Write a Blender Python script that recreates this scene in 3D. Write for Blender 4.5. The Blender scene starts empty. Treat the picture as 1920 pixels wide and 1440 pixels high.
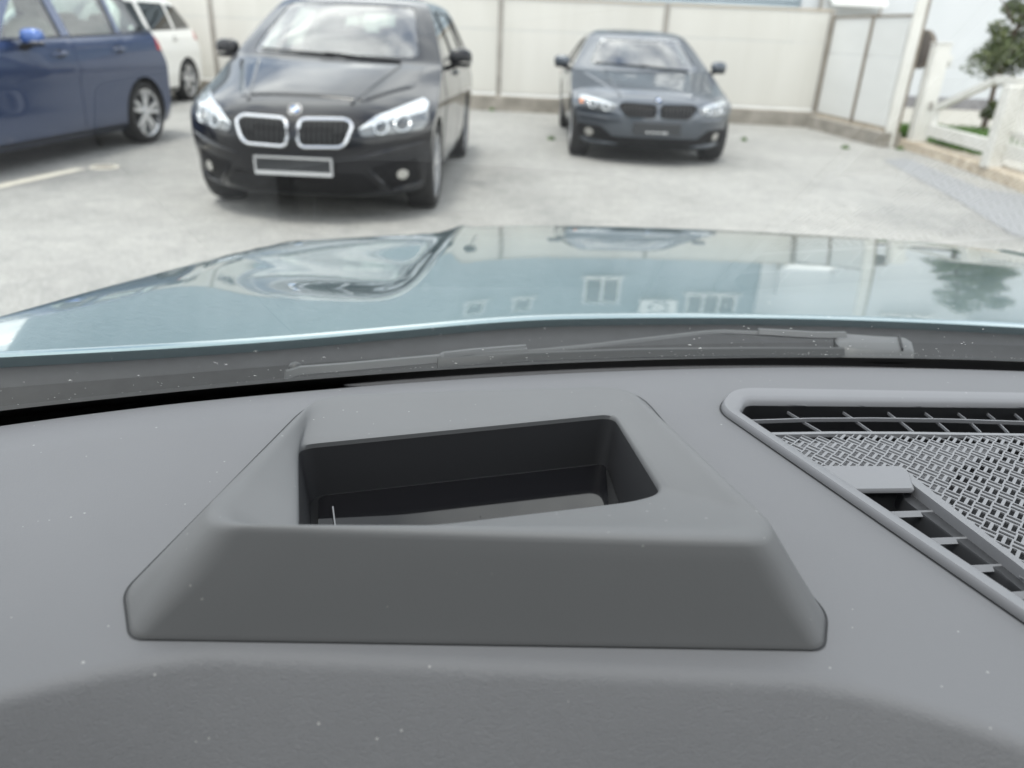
import bpy, bmesh, math, random
from mathutils import Vector, Matrix, Euler
rng = random.Random(7)
SC = bpy.context.scene
COL = SC.collection

# ------------------------------------------------------------------ camera
PITCH, ROLL, CAM_H, F_PX = math.radians(25.3), math.radians(2.5), 1.31, 1400.0
_f = Vector((0, math.cos(PITCH), -math.sin(PITCH))); _r = Vector((1, 0, 0)); _u = _r.cross(_f)
_c, _s = math.cos(ROLL), math.sin(ROLL)
CR, CU = _c*_r + _s*_u, -_s*_r + _c*_u
CAM_P = Vector((0, 0, CAM_H))
cd = bpy.data.cameras.new('camera'); cam = bpy.data.objects.new('camera', cd); COL.objects.link(cam)
cam.matrix_world = Matrix(((CR.x, CU.x, -_f.x, 0), (CR.y, CU.y, -_f.y, 0), (CR.z, CU.z, -_f.z, CAM_H), (0, 0, 0, 1)))
cd.sensor_width = 36; cd.lens = 36*F_PX/1920; cd.clip_start = .01; cd.clip_end = 2000
cd.dof.use_dof = True; cd.dof.focus_distance = .50; cd.dof.aperture_fstop = 6.6
SC.camera = cam

# ------------------------------------------------------------------ sky, sun, exposure
SUN_EL, SUN_AZ = math.radians(72), math.radians(205)      # azimuth: clockwise from +Y, behind the camera
W = bpy.data.worlds.new('World'); SC.world = W; W.use_nodes = True
nt = W.node_tree; nt.nodes.clear()
def wn(t, **k):
    n = nt.nodes.new(t)
    for a, b in k.items(): setattr(n, a, b)
    return n
sky = wn('ShaderNodeTexSky', sky_type='NISHITA', sun_disc=False, sun_elevation=SUN_EL, sun_rotation=SUN_AZ, air_density=1.2, dust_density=2.0, ozone_density=1.0)
tc = wn('ShaderNodeTexCoord'); mp = wn('ShaderNodeMapping'); mp.inputs['Scale'].default_value = (1, 1, 2.2)
nz = wn('ShaderNodeTexNoise'); nz.inputs['Scale'].default_value = 2.1; nz.inputs['Detail'].default_value = 9; nz.inputs['Roughness'].default_value = .58; nz.inputs['Distortion'].default_value = .35
cr = wn('ShaderNodeValToRGB'); cr.color_ramp.elements[0].position = .36; cr.color_ramp.elements[1].position = .56
n2 = wn('ShaderNodeTexNoise'); n2.inputs['Scale'].default_value = 3.4; n2.inputs['Detail'].default_value = 6
r2 = wn('ShaderNodeValToRGB'); r2.color_ramp.elements[0].position = .3; r2.color_ramp.elements[1].position = .7
r2.color_ramp.elements[0].color = (7.0, 7.3, 7.7, 1); r2.color_ramp.elements[1].color = (20.0, 20.0, 19.6, 1)
mx = wn('ShaderNodeMixRGB'); bg = wn('ShaderNodeBackground'); bg.inputs['Strength'].default_value = .11; wo = wn('ShaderNodeOutputWorld')
L = nt.links.new
L(tc.outputs['Generated'], mp.inputs['Vector']); L(mp.outputs[0], nz.inputs['Vector']); L(mp.outputs[0], n2.inputs['Vector'])
L(nz.outputs['Fac'], cr.inputs['Fac']); L(n2.outputs['Fac'], r2.inputs['Fac'])
L(cr.outputs['Color'], mx.inputs['Fac']); L(sky.outputs['Color'], mx.inputs['Color1']); L(r2.outputs['Color'], mx.inputs['Color2'])
L(mx.outputs['Color'], bg.inputs['Color']); L(bg.outputs[0], wo.inputs['Surface'])
sl = bpy.data.lights.new('sun', 'SUN'); sl.energy = 1.2; sl.angle = math.radians(14); sl.color = (1, .965, .90)
sun = bpy.data.objects.new('sun', sl); COL.objects.link(sun)
sd = Vector((math.sin(SUN_AZ)*math.cos(SUN_EL), math.cos(SUN_AZ)*math.cos(SUN_EL), math.sin(SUN_EL)))
sun.rotation_euler = sd.to_track_quat('Z', 'Y').to_euler(); sun.location = (0, 0, 30)
SC.view_settings.view_transform = 'Standard'; SC.view_settings.look = 'None'; SC.view_settings.gamma = 1
SC.view_settings.exposure = 0.95; SC.view_settings.use_curve_mapping = False
SC.cycles.use_denoising = True; SC.cycles.max_bounces = 14; SC.cycles.transparent_max_bounces = 16
SC.cycles.sample_clamp_indirect = 8; SC.cycles.caustics_reflective = False; SC.cycles.caustics_refractive = False

# ------------------------------------------------------------------ back-projection on real planes
def ray(px, py): return CR*((px-960)/F_PX) + CU*((720-py)/F_PX) + _f
def onz(px, py, z): d = ray(px, py); return CAM_P + d*((z-CAM_H)/d.z)
def ony(px, py, y): d = ray(px, py); return CAM_P + d*(y/d.y)

# ------------------------------------------------------------------ materials
def principled(name, col, rough=.5, metal=0, coat=0, spec=.5, coat_rough=.03):
    m = bpy.data.materials.new(name); m.use_nodes = True; b = m.node_tree.nodes['Principled BSDF']
    b.inputs['Base Color'].default_value = (*col, 1); b.inputs['Roughness'].default_value = rough; b.inputs['Metallic'].default_value = metal
    b.inputs['Coat Weight'].default_value = coat; b.inputs['Coat Roughness'].default_value = coat_rough; b.inputs['Specular IOR Level'].default_value = spec
    return m
def nodes(m): return m.node_tree.nodes, m.node_tree.links.new, m.node_tree.nodes['Principled BSDF']
def add_noise(m, scale, lo, hi, detail=6, bump=0, bscale=None, obj=True, dist=.002, rough=.6, stretch=None):
    """vary base colour between two tones and add fine relief"""
    n, l, b = nodes(m); t = n.new('ShaderNodeTexCoord'); src = t.outputs['Object' if obj else 'Generated']
    if stretch:
        mp = n.new('ShaderNodeMapping'); mp.inputs['Scale'].default_value = stretch; l(src, mp.inputs['Vector']); src = mp.outputs[0]
    z = n.new('ShaderNodeTexNoise'); z.inputs['Scale'].default_value = scale; z.inputs['Detail'].default_value = detail; z.inputs['Roughness'].default_value = rough
    r = n.new('ShaderNodeValToRGB'); r.color_ramp.elements[0].position = .3; r.color_ramp.elements[1].position = .7
    r.color_ramp.elements[0].color = (*lo, 1); r.color_ramp.elements[1].color = (*hi, 1)
    l(src, z.inputs['Vector']); l(z.outputs['Fac'], r.inputs['Fac']); l(r.outputs['Color'], b.inputs['Base Color'])
    if bump:
        z2 = n.new('ShaderNodeTexNoise'); z2.inputs['Scale'].default_value = bscale or scale*8; z2.inputs['Detail'].default_value = 4
        bp = n.new('ShaderNodeBump'); bp.inputs['Strength'].default_value = bump; bp.inputs['Distance'].default_value = dist
        l(src, z2.inputs['Vector']); l(z2.outputs['Fac'], bp.inputs['Height']); l(bp.outputs[0], b.inputs['Normal'])
    return m
def thin_glass(name, tint, rough=0.0, f0=.045, sheets=2, graze=1.0, power=5.0):
    m = bpy.data.materials.new(name); m.use_nodes = True; t = m.node_tree; t.nodes.clear(); l = t.links.new
    def M(op, a, b=None, clamp=False):
        n = t.nodes.new('ShaderNodeMath'); n.operation = op; n.use_clamp = clamp
        for i, v in enumerate((a, b)):
            if v is None: continue
            if isinstance(v, (int, float)): n.inputs[i].default_value = v
            else: l(v, n.inputs[i])
        return n.outputs[0]
    g = t.nodes.new('ShaderNodeNewGeometry'); d = t.nodes.new('ShaderNodeVectorMath'); d.operation = 'DOT_PRODUCT'
    l(g.outputs['Normal'], d.inputs[0]); l(g.outputs['Incoming'], d.inputs[1])
    c = M('ABSOLUTE', d.outputs['Value']); k = M('POWER', M('SUBTRACT', 1.0, c, True), power)
    R = M('ADD', M('MULTIPLY', k, (1-f0)*graze), f0)
    if sheets == 2: R = M('DIVIDE', M('MULTIPLY', R, 2.0), M('ADD', R, 1.0))
    tr = t.nodes.new('ShaderNodeBsdfTransparent'); tr.inputs['Color'].default_value = (*tint, 1)
    gl = t.nodes.new('ShaderNodeBsdfGlossy'); gl.inputs['Roughness'].default_value = rough; gl.inputs['Color'].default_value = (1, 1, 1, 1)
    mix = t.nodes.new('ShaderNodeMixShader'); o = t.nodes.new('ShaderNodeOutputMaterial')
    l(R, mix.inputs['Fac']); l(tr.outputs[0], mix.inputs[1]); l(gl.outputs[0], mix.inputs[2]); l(mix.outputs[0], o.inputs['Surface'])
    return m

M = {}
M['black_paint'] = principled('black paint', (.006, .0065, .009), .28, .0, 1.0, spec=.15)
M['black_paint'].node_tree.nodes['Principled BSDF'].inputs['Coat IOR'].default_value = 1.38
M['grey_paint'] = principled('mineral grey paint', (.072, .085, .104), .32, .55, 1.0)
M['blue_paint'] = principled('deep blue paint', (.018, .042, .115), .26, .4, 1.0)
M['white_paint'] = principled('alpine white paint', (.80, .79, .75), .35, 0, 1.0)
M['teal_paint'] = principled('pale teal paint', (.118, .205, .224), .24, .55, 1.0, coat_rough=.0)
M['teal_paint'].node_tree.nodes['Principled BSDF'].inputs['Coat IOR'].default_value = 1.75
M['chrome'] = principled('chrome', (.62, .63, .65), .22, 1)
M['silver'] = principled('silver rim', (.72, .73, .75), .26, .8)
M['rubber'] = add_noise(principled('tyre rubber', (.016, .016, .017), .75), 30, (.012, .012, .013), (.026, .025, .025))
M['black_plastic'] = principled('black plastic', (.008, .008, .009), .6, spec=.2)
M['arch_black'] = principled('arch liner', (.012, .012, .012), .9)
M['grey_plastic'] = principled('wiper plastic', (.035, .037, .038), .55)
M['cowl'] = add_noise(principled('cowl plastic', (.03, .031, .032), .6), 60, (.012, .0125, .013), (.020, .021, .022))
M['lens'] = principled('head lamp lens', (.60, .63, .65), .12, .55, 1.0)
M['lamp_grey'] = principled('lamp reflector', (.13, .138, .145), .2, .5, 1.0)
M['lens_dark'] = principled('projector glass', (.03, .035, .04), .06, 0, 1.0)
M['lamp_white'] = principled('fog lamp glass', (.42, .41, .38), .15, .3, 1.0)
M['lamp_red'] = principled('tail lamp red', (.45, .012, .012), .15, 0, 1.0)
M['amber'] = principled('indicator amber', (.75, .22, .03), .2, 0, 1.0)
M['plate_dark'] = principled('plate carrier', (.022, .024, .027), .4)
M['roundel_blue'] = principled('roundel blue', (.03, .16, .45), .2, 0, 1)
M['roundel_white'] = principled('roundel white', (.8, .8, .8), .2, 0, 1)
M['seat_dark'] = add_noise(principled('seat cloth', (.05, .05, .052), .9), 40, (.04, .04, .042), (.07, .07, .072))
M['seat_beige'] = principled('seat beige', (.38, .34, .28), .8)
M['glass'] = thin_glass('car glass', (.66, .74, .70), f0=.06)
M['screen_glass'] = thin_glass('coated car windscreen', (.66, .74, .70), f0=.13)
M['cabin_glass'] = thin_glass('light blocking cabin glass', (.13, .14, .14))  # unseen side windows, darkened to hold light out of the cabin
M['glass_dark'] = thin_glass('privacy glass', (.16, .17, .17))
M['windscreen'] = thin_glass('windscreen glass', (.91, .935, .925), f0=.03, sheets=1, graze=.10, power=2.0)
M['mirror_blue'] = principled('mirror cap blue', (.05, .12, .36), .25, .3, 1.0)

# ------------------------------------------------------------------ mesh helpers
def link(name, me, mat, parent=None, smooth=True, angle=35):
    o = bpy.data.objects.new(name, me); COL.objects.link(o)
    if mat is not None and not me.materials: me.materials.append(mat)
    if smooth and len(me.polygons):
        me.polygons.foreach_set('use_smooth', [True]*len(me.polygons)); me.set_sharp_from_angle(angle=math.radians(angle))
    if parent is not None: o.parent = parent
    return o
def pydata(name, v, f, mat, parent=None, smooth=True, angle=35):
    me = bpy.data.meshes.new(name); me.from_pydata([tuple(a) for a in v], [], f); me.update()
    bm = bmesh.new(); bm.from_mesh(me); bmesh.ops.recalc_face_normals(bm, faces=bm.faces); bm.to_mesh(me); bm.free()
    return link(name, me, mat, parent, smooth, angle)
def from_bm(name, bm, mat, parent=None, smooth=True, angle=35, recalc=True):
    if recalc: bmesh.ops.recalc_face_normals(bm, faces=bm.faces)
    me = bpy.data.meshes.new(name); bm.to_mesh(me); bm.free()
    return link(name, me, mat, parent, smooth, angle)
class MB:
    """collects boxes, tubes and lofts into one mesh"""
    def __init__(s): s.v = []; s.f = []
    def add(s, v, f):
        k = len(s.v); s.v += [tuple(a) for a in v]; s.f += [tuple(i+k for i in q) for q in f]; return s
    def box(s, c, d, rot=None, bev=0):
        x, y, z = d[0]/2, d[1]/2, d[2]/2; c = Vector(c)
        R = Euler(rot).to_matrix() if rot else Matrix.Identity(3)
        if bev:
            b = min(bev, x*.49, y*.49, z*.49); v = []
            for sz in (-1, 1):
                for sy in (-1, 1):
                    for sx in (-1, 1):
                        v += [(sx*(x-b), sy*(y-b), sz*z), (sx*(x-b), sy*y, sz*(z-b)), (sx*x, sy*(y-b), sz*(z-b))]
            bm = bmesh.new(); vs = [bm.verts.new(c + R @ Vector(a)) for a in v]
            bmesh.ops.convex_hull(bm, input=vs); bm.verts.index_update()
            r = s.add([q.co for q in bm.verts], [tuple(q.index for q in f.verts) for f in bm.faces]); bm.free(); return r
        v = [c + R @ Vector((a*x, b*y, e*z)) for e in (-1, 1) for b in (-1, 1) for a in (-1, 1)]
        return s.add(v, [(0, 2, 3, 1), (4, 5, 7, 6), (0, 1, 5, 4), (2, 6, 7, 3), (0, 4, 6, 2), (1, 3, 7, 5)])
    def beam(s, a, b, w, h, up=(0, 0, 1)):
        """rectangular bar from a to b"""
        a, b = Vector(a), Vector(b); d = (b-a).normalized(); r = d.cross(Vector(up)).normalized(); u = r.cross(d)
        v = [p + r*(i*w/2) + u*(j*h/2) for p in (a, b) for i, j in ((-1, -1), (1, -1), (1, 1), (-1, 1))]
        return s.add(v, [(0, 1, 2, 3), (7, 6, 5, 4), (0, 4, 5, 1), (1, 5, 6, 2), (2, 6, 7, 3), (3, 7, 4, 0)])
    def tube(s, pts, r, n=8, closed=False):
        pts = [Vector(p) for p in pts]; m = len(pts); rings = []
        up = Vector((0, 0, 1))
        for i, p in enumerate(pts):
            a = pts[(i-1) % m] if closed or i else p; b = pts[(i+1) % m] if closed or i < m-1 else p
            t = (b-a).normalized(); q = up if abs(t.dot(up)) < .95 else Vector((0, 1, 0))
            x = t.cross(q).normalized(); y = x.cross(t); rr = r[i] if isinstance(r, (list, tuple)) else r
            rings.append([p + x*(rr*math.cos(2*math.pi*k/n)) + y*(rr*math.sin(2*math.pi*k/n)) for k in range(n)])
        return s.loft(rings, closed, not closed)
    def loft(s, rings, closed=False, caps=True):
        n = len(rings[0]); v = [p for r in rings for p in r]; f = []
        for i in range(len(rings) if closed else len(rings)-1):
            j = (i+1) % len(rings)
            for k in range(n): f.append((i*n+k, i*n+(k+1) % n, j*n+(k+1) % n, j*n+k))
        if caps and not closed: f += [tuple(range(n))[::-1], tuple((len(rings)-1)*n+k for k in range(n))]
        return s.add(v, f)
    def prism(s, poly, z0, z1):
        """polygon (x, y) between two heights"""
        return s.loft([[(x, y, z0) for x, y in poly], [(x, y, z1) for x, y in poly]])
    def blob(s, c, r, e=1.0, n=16, m=10, rot=None):
        """superellipsoid"""
        R = Euler(rot).to_matrix() if rot else Matrix.Identity(3); c = Vector(c)
        pw = lambda a: math.copysign(abs(a)**e, a)
        v = [c + R @ Vector((0, 0, -r[2]))]
        for i in range(1, m):
            t = -math.pi/2+math.pi*i/m
            for k in range(n):
                a = 2*math.pi*k/n
                v.append(c + R @ Vector((r[0]*pw(math.cos(t))*pw(math.cos(a)), r[1]*pw(math.cos(t))*pw(math.sin(a)), r[2]*pw(math.sin(t)))))
        v.append(c + R @ Vector((0, 0, r[2]))); f = []
        for k in range(n): f.append((0, 1+(k+1) % n, 1+k)); f.append((len(v)-1, 1+(m-2)*n+k, 1+(m-2)*n+(k+1) % n))
        for i in range(m-2):
            for k in range(n): f.append((1+i*n+k, 1+i*n+(k+1) % n, 1+(i+1)*n+(k+1) % n, 1+(i+1)*n+k))
        return s.add(v, f)
    def build(s, name, mat, parent=None, smooth=True, angle=35): return pydata(name, s.v, s.f, mat, parent, smooth, angle)

def thing(name, label, cat, loc=(0, 0, 0), rz=0, group=None):
    o = bpy.data.objects.new(name, None); COL.objects.link(o); o.location = loc; o.rotation_euler = (0, 0, rz)
    o.empty_display_size = .1; o['label'] = label; o['category'] = cat
    if group: o['group'] = group
    return o
def tag(o, label=None, cat=None, group=None, kind=None):
    for k, v in (('label', label), ('category', cat), ('group', group), ('kind', kind)):
        if v: o[k] = v
    return o
def round_poly(pts, r, n=5):
    """round the corners of a polygon (2-D or 3-D points); r may be a list"""
    out = []; m = len(pts); P = [Vector(p) for p in pts]
    for i in range(m):
        a, b, c = P[i-1], P[i], P[(i+1) % m]; rr = r[i] if isinstance(r, (list, tuple)) else r
        d1, d2 = (a-b), (c-b); q = min(rr, d1.length*.48, d2.length*.48)
        p1, p2 = b + d1.normalized()*q, b + d2.normalized()*q
        for k in range(n+1):
            t = k/n; out.append((1-t)**2*p1 + 2*t*(1-t)*b + t*t*p2)
    return out
def inside(p, poly):
    x, y = p[0], p[1]; r = False; n = len(poly)
    for i in range(n):
        a, b = poly[i], poly[i-1]
        if (a[1] > y) != (b[1] > y) and x < (b[0]-a[0])*(y-a[1])/(b[1]-a[1])+a[0]: r = not r
    return r
def patch(name, poly, fn, mat, parent, off=.004, thick=.012, cuts=.05, angle=50, smooth=True):
    """fill a flat polygon (a, b), cut it fine, lift it onto the surface fn(a, b, offset); its border is turned inwards"""
    bm = bmesh.new(); vs = [bm.verts.new((p[0], p[1], 0)) for p in poly]; bm.faces.new(vs)
    bmesh.ops.triangulate(bm, faces=bm.faces[:])
    for _ in range(5):
        es = [e for e in bm.edges if e.calc_length() > cuts]
        if not es: break
        bmesh.ops.subdivide_edges(bm, edges=es, cuts=1, use_grid_fill=False)
        bmesh.ops.triangulate(bm, faces=[f for f in bm.faces if len(f.verts) > 3])
    bmesh.ops.beautify_fill(bm, faces=bm.faces[:], edges=[e for e in bm.edges if not e.is_boundary])
    flat = {v: (v.co.x, v.co.y) for v in bm.verts}
    for v, (a, b) in flat.items(): v.co = fn(a, b, off)
    if thick:
        be = [e for e in bm.edges if e.is_boundary]
        src = {}
        r = bmesh.ops.extrude_edge_only(bm, edges=be)
        new = [v for v in r['geom'] if isinstance(v, bmesh.types.BMVert)]
        for v in new:
            o = next(e.other_vert(v) for e in v.link_edges if e.other_vert(v) in flat)
            v.co = fn(*flat[o], off-thick)
    return from_bm(name, bm, mat, parent, smooth, angle)
def boolean(o, cutters):
    for c in cutters:
        m = o.modifiers.new('cut', 'BOOLEAN'); m.operation = 'DIFFERENCE'; m.object = c; m.solver = 'EXACT'; m.material_mode = 'TRANSFER'
    dg = bpy.context.evaluated_depsgraph_get(); dg.update()
    me = bpy.data.meshes.new_from_object(o.evaluated_get(dg)); o.modifiers.clear(); old = o.data; o.data = me
    me.polygons.foreach_set('use_smooth', [True]*len(me.polygons)); me.set_sharp_from_angle(angle=math.radians(32))
    for c in cutters: bpy.data.objects.remove(c, do_unlink=True)
def copy_tree(o, parent=None):
    c = o.copy(); COL.objects.link(c)
    if parent is not None: c.parent = parent
    for ch in list(o.children): copy_tree(ch, c)
    return c
# ------------------------------------------------------------------ car body profiles (heights in metres -> outline)
def interp(tab):
    """monotone cubic through (t, value) pairs"""
    xs = [a for a, b in tab]; ys = [b for a, b in tab]; n = len(xs)
    dl = [(ys[i+1]-ys[i])/(xs[i+1]-xs[i]) for i in range(n-1)]
    m = [dl[0]] + [0 if dl[i-1]*dl[i] <= 0 else 2*dl[i-1]*dl[i]/(dl[i-1]+dl[i]) for i in range(1, n-1)] + [dl[-1]]
    def f(x):
        if x <= xs[0]: return ys[0]
        if x >= xs[-1]: return ys[-1]
        i = 0
        while x > xs[i+1]: i += 1
        h = xs[i+1]-xs[i]; t = (x-xs[i])/h
        return ((1+2*t)*(1-t)**2*ys[i] + t*(1-t)**2*h*m[i] + t*t*(3-2*t)*ys[i+1] + t*t*(t-1)*h*m[i+1])
    return f

class Shape:
    """horizontal slices: front yf, rear yr, half width w, corner retreat df / dr, exponent p"""
    def __init__(s, rows, hood_exp=3.0):
        s.rows = rows; z = [r[0] for r in rows]
        s.yf = interp(list(zip(z, [r[1] for r in rows]))); s.yr = interp(list(zip(z, [r[2] for r in rows])))
        s.w = interp(list(zip(z, [r[3] for r in rows]))); s.df = interp(list(zip(z, [r[4] for r in rows])))
        s.dr = interp(list(zip(z, [r[5] for r in rows]))); s.p = hood_exp; s.z0 = z[0]; s.z1 = z[-1]
    def front_y(s, x, z):
        return s.yf(z) + s.df(z)*min(1.3, abs(x)/s.w(z))**s.p
    def rear_y(s, x, z):
        return s.yr(z) - s.dr(z)*min(1.3, abs(x)/s.w(z))**4
    def side_x(s, y, z):
        w = s.w(z); a = s.df(z); b = s.dr(z)
        if y < s.yf(z)+a: return w*max(0.0, (y-s.yf(z))/a)**(1/s.p)
        if y > s.yr(z)-b: return w*max(0.0, (s.yr(z)-y)/b)**.25
        return w
    def top_z(s, x, y):
        """height of the bonnet / screen surface over (x, y)"""
        lo, hi = s.z0, s.z1
        for _ in range(40):
            m = (lo+hi)/2
            if s.front_y(x, m) < y: lo = m
            else: hi = m
        return lo
    def outline(s, z, inset=0, zoff=0, ymin=None):
        q = z+zoff; w = s.w(q)-inset; a = s.df(q); b = s.dr(q); yf = s.yf(q)+inset; yr = s.yr(q)-inset
        if ymin is not None and yf < ymin: yf = ymin
        pts = []
        NF, NS, NR = 14, 26, 8
        xs = [math.sin(k/NF*math.pi/2) for k in range(NF+1)]
        for k in range(NF, -1, -1): pts.append((-w*xs[k], yf+a*xs[k]**s.p))
        for k in range(1, NF+1): pts.append((w*xs[k], yf+a*xs[k]**s.p))
        ya, yb = yf+a, yr-b
        for k in range(1, NS): pts.append((w, ya+(yb-ya)*k/NS))
        xr = [math.sin(k/NR*math.pi/2) for k in range(NR+1)]
        for k in range(NR, -1, -1): pts.append((w*xr[k], yr-b*xr[k]**4))
        for k in range(1, NR+1): pts.append((-w*xr[k], yr-b*xr[k]**4))
        for k in range(NS-1, 0, -1): pts.append((-w, ya+(yb-ya)*k/NS))
        return [(x, y, z) for x, y in pts]

MPV_SHORT = Shape([  # z, front, rear, half width, front corner, rear corner
    (.17,.20,4.22,.78,.36,.2),(.22,.09,4.28,.84,.42,.22),(.32,.03,4.32,.868,.46,.25),(.45,.01,4.34,.88,.47,.25),(.56,.0,4.34,.886,.47,.25),
    (.66,.025,4.335,.893,.47,.25),(.72,.06,4.33,.90,.50,.24),(.77,.12,4.32,.902,.55,.24),(.82,.24,4.30,.897,.58,.23),(.88,.44,4.27,.886,.56,.22),
    (.94,.67,4.25,.876,.48,.22),(1.0,.92,4.22,.866,.36,.21),(1.045,1.12,4.20,.853,.29,.2),(1.08,1.19,4.18,.84,.28,.2),(1.20,1.40,4.10,.79,.26,.2),(1.32,1.64,4.02,.735,.24,.2),
    (1.42,1.85,3.95,.685,.22,.2),(1.48,2.0,3.87,.64,.2,.2),(1.515,2.15,3.74,.58,.2,.2),(1.54,2.36,3.5,.47,.2,.15),(1.555,2.7,3.1,.25,.1,.1)])
MPV_LONG = Shape([
    (.17,.20,4.360,.78,.36,0.30),(.22,.09,4.420,.84,.42,0.32),(.32,.03,4.460,.868,.46,0.34),(.45,.01,4.480,.88,.47,0.34),(.56,.0,4.485,.884,.47,0.34),
    (.66,.025,4.480,.89,.47,0.34),(.72,.06,4.475,.896,.50,0.34),(.78,.12,4.465,.905,.55,0.34),(.84,.24,4.450,.903,.58,0.33),(.90,.44,4.420,.894,.56,0.32),
    (.96,.67,4.400,.886,.48,0.32),(1.01,.92,4.380,.876,.36,0.31),(1.05,1.12,4.360,.862,.29,0.30),(1.09,1.19,4.340,.845,.28,0.30),(1.22,1.40,4.260,.79,.26,0.30),(1.35,1.64,4.170,.735,.24,0.30),
    (1.46,1.85,4.080,.69,.22,0.30),(1.53,2.0,3.980,.65,.2,0.30),(1.57,2.15,3.870,.58,.2,0.30),(1.595,2.36,3.630,.47,.2,0.25),(1.61,2.7,3.130,.25,.1,0.20)])
SALOON = Shape([
    (.15,.24,4.48,.78,.36,.2),(.20,.10,4.56,.84,.45,.22),(.30,.03,4.61,.872,.50,.25),(.42,.0,4.635,.89,.50,.28),(.52,.0,4.64,.90,.50,.28),
    (.60,.025,4.63,.906,.50,.28),(.65,.06,4.62,.91,.54,.28),(.70,.15,4.60,.91,.62,.27),(.75,.34,4.57,.905,.64,.25),(.80,.60,4.54,.898,.60,.25),
    (.85,.88,4.50,.888,.50,.25),(.90,1.18,4.44,.874,.38,.25),(.93,1.34,4.30,.862,.33,.3),(.97,1.43,4.16,.84,.32,.3),(1.07,1.64,3.98,.78,.29,.3),(1.17,1.86,3.80,.72,.27,.3),
    (1.26,2.07,3.64,.66,.25,.3),(1.31,2.22,3.54,.62,.22,.3),(1.345,2.37,3.42,.56,.2,.3),(1.37,2.56,3.25,.46,.2,.2),(1.389,2.85,3.0,.24,.06,.06)])
# ------------------------------------------------------------------ setting
def mat_ground():
    m = principled('worn asphalt', (.45, .44, .42), .88, spec=.25); n, l, b = nodes(m)
    t = n.new('ShaderNodeTexCoord')
    def noise(sc, det, stretch=None, ro=.6):
        src = t.outputs['Object']
        if stretch:
            mp = n.new('ShaderNodeMapping'); mp.inputs['Scale'].default_value = stretch; l(src, mp.inputs['Vector']); src = mp.outputs[0]
        z = n.new('ShaderNodeTexNoise'); z.inputs['Scale'].default_value = sc; z.inputs['Detail'].default_value = det; z.inputs['Roughness'].default_value = ro; l(src, z.inputs['Vector']); return z.outputs['Fac']
    def ramp(f, a, b_, ca, cb):
        r = n.new('ShaderNodeValToRGB'); r.color_ramp.elements[0].position = a; r.color_ramp.elements[1].position = b_; r.color_ramp.elements[0].color = (*ca, 1); r.color_ramp.elements[1].color = (*cb, 1); l(f, r.inputs['Fac']); return r.outputs['Color']
    def mix(f, a, b_, mode='MIX'):
        x = n.new('ShaderNodeMixRGB'); x.blend_type = mode
        if isinstance(f, float): x.inputs['Fac'].default_value = f
        else: l(f, x.inputs['Fac'])
        l(a, x.inputs['Color1']); l(b_, x.inputs['Color2']); return x.outputs['Color']
    base = ramp(noise(1.1, 8, None, .65), .32, .68, (.325, .32, .308), (.40, .394, .378))
    speck = ramp(noise(95, 2), .35, .68, (.66, .66, .66), (1.18, 1.18, 1.17))
    stain = ramp(noise(.55, 5, (1, .45, 1)), .50, .66, (1, 1, 1), (.78, .79, .80))
    fine = ramp(noise(7, 7, None, .7), .33, .67, (.84, .845, .85), (1.10, 1.10, 1.085))
    grain = ramp(noise(34, 4, None, .7), .34, .66, (.80, .80, .80), (1.14, 1.14, 1.13)); base = mix(1.0, base, grain, 'MULTIPLY')
    c = mix(1.0, base, speck, 'MULTIPLY'); c = mix(1.0, c, stain, 'MULTIPLY'); c = mix(1.0, c, fine, 'MULTIPLY'); l(c, b.inputs['Base Color'])
    bp = n.new('ShaderNodeBump'); bp.inputs['Strength'].default_value = .5; bp.inputs['Distance'].default_value = .006; l(noise(110, 3), bp.inputs['Height']); l(bp.outputs[0], b.inputs['Normal'])
    return m
M['ground'] = mat_ground()
M['concrete'] = add_noise(principled('old concrete', (.3, .28, .25), .9), 3.5, (.17, .155, .13), (.34, .315, .275), bump=.4, bscale=40, dist=.005)
M['kerb_beige'] = add_noise(principled('beige kerb', (.42, .36, .28), .9), 5, (.30, .25, .19), (.52, .46, .37), bump=.4, bscale=50, dist=.004)
M['panel'] = add_noise(principled('cream fence panel', (.60, .586, .54), .6), .8, (.565, .55, .505), (.625, .612, .568), stretch=(3.0, 3.0, .35))
M['panel_white'] = add_noise(principled('pale grey fence panel', (.64, .645, .63), .6), .8, (.60, .605, .59), (.67, .675, .66), stretch=(.6, .6, 2.5))
M['post'] = add_noise(principled('weathered steel post', (.33, .31, .28), .6, .2), 6, (.26, .245, .22), (.40, .375, .34))
M['post_brown'] = add_noise(principled('brown post', (.22, .18, .14), .7), 8, (.17, .14, .11), (.29, .25, .20))
M['rail_tan'] = principled('tan rail', (.50, .42, .32), .6)
M['gate_white'] = add_noise(principled('white gate paint', (.64, .63, .59), .5), 3, (.58, .57, .525), (.68, .67, .635))
M['wall_white'] = add_noise(principled('white render wall', (.57, .58, .60), .9), .5, (.54, .56, .575), (.60, .615, .63))
M['plinth'] = add_noise(principled('grey plinth', (.20, .195, .20), .9), 2, (.16, .155, .16), (.25, .245, .25))
M['siding'] = add_noise(principled('grey blue siding', (.36, .42, .46), .55, .1), 1.2, (.31, .37, .41), (.40, .46, .50))
M['roof_grey'] = principled('grey roof sheet', (.20, .22, .24), .6)
M['win_frame'] = principled('white window frame', (.82, .82, .80), .5)
M['win_glass'] = principled('house window glass', (.04, .05, .055), .05, 0, 1)
M['disc_brown'] = add_noise(principled('brown disc', (.10, .082, .070), .6), 6, (.08, .066, .056), (.13, .11, .095))
M['gravel'] = add_noise(principled('pale gravel', (.40, .385, .34), .95), 30, (.31, .295, .26), (.48, .465, .42), bump=.6, bscale=60, dist=.01)
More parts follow.
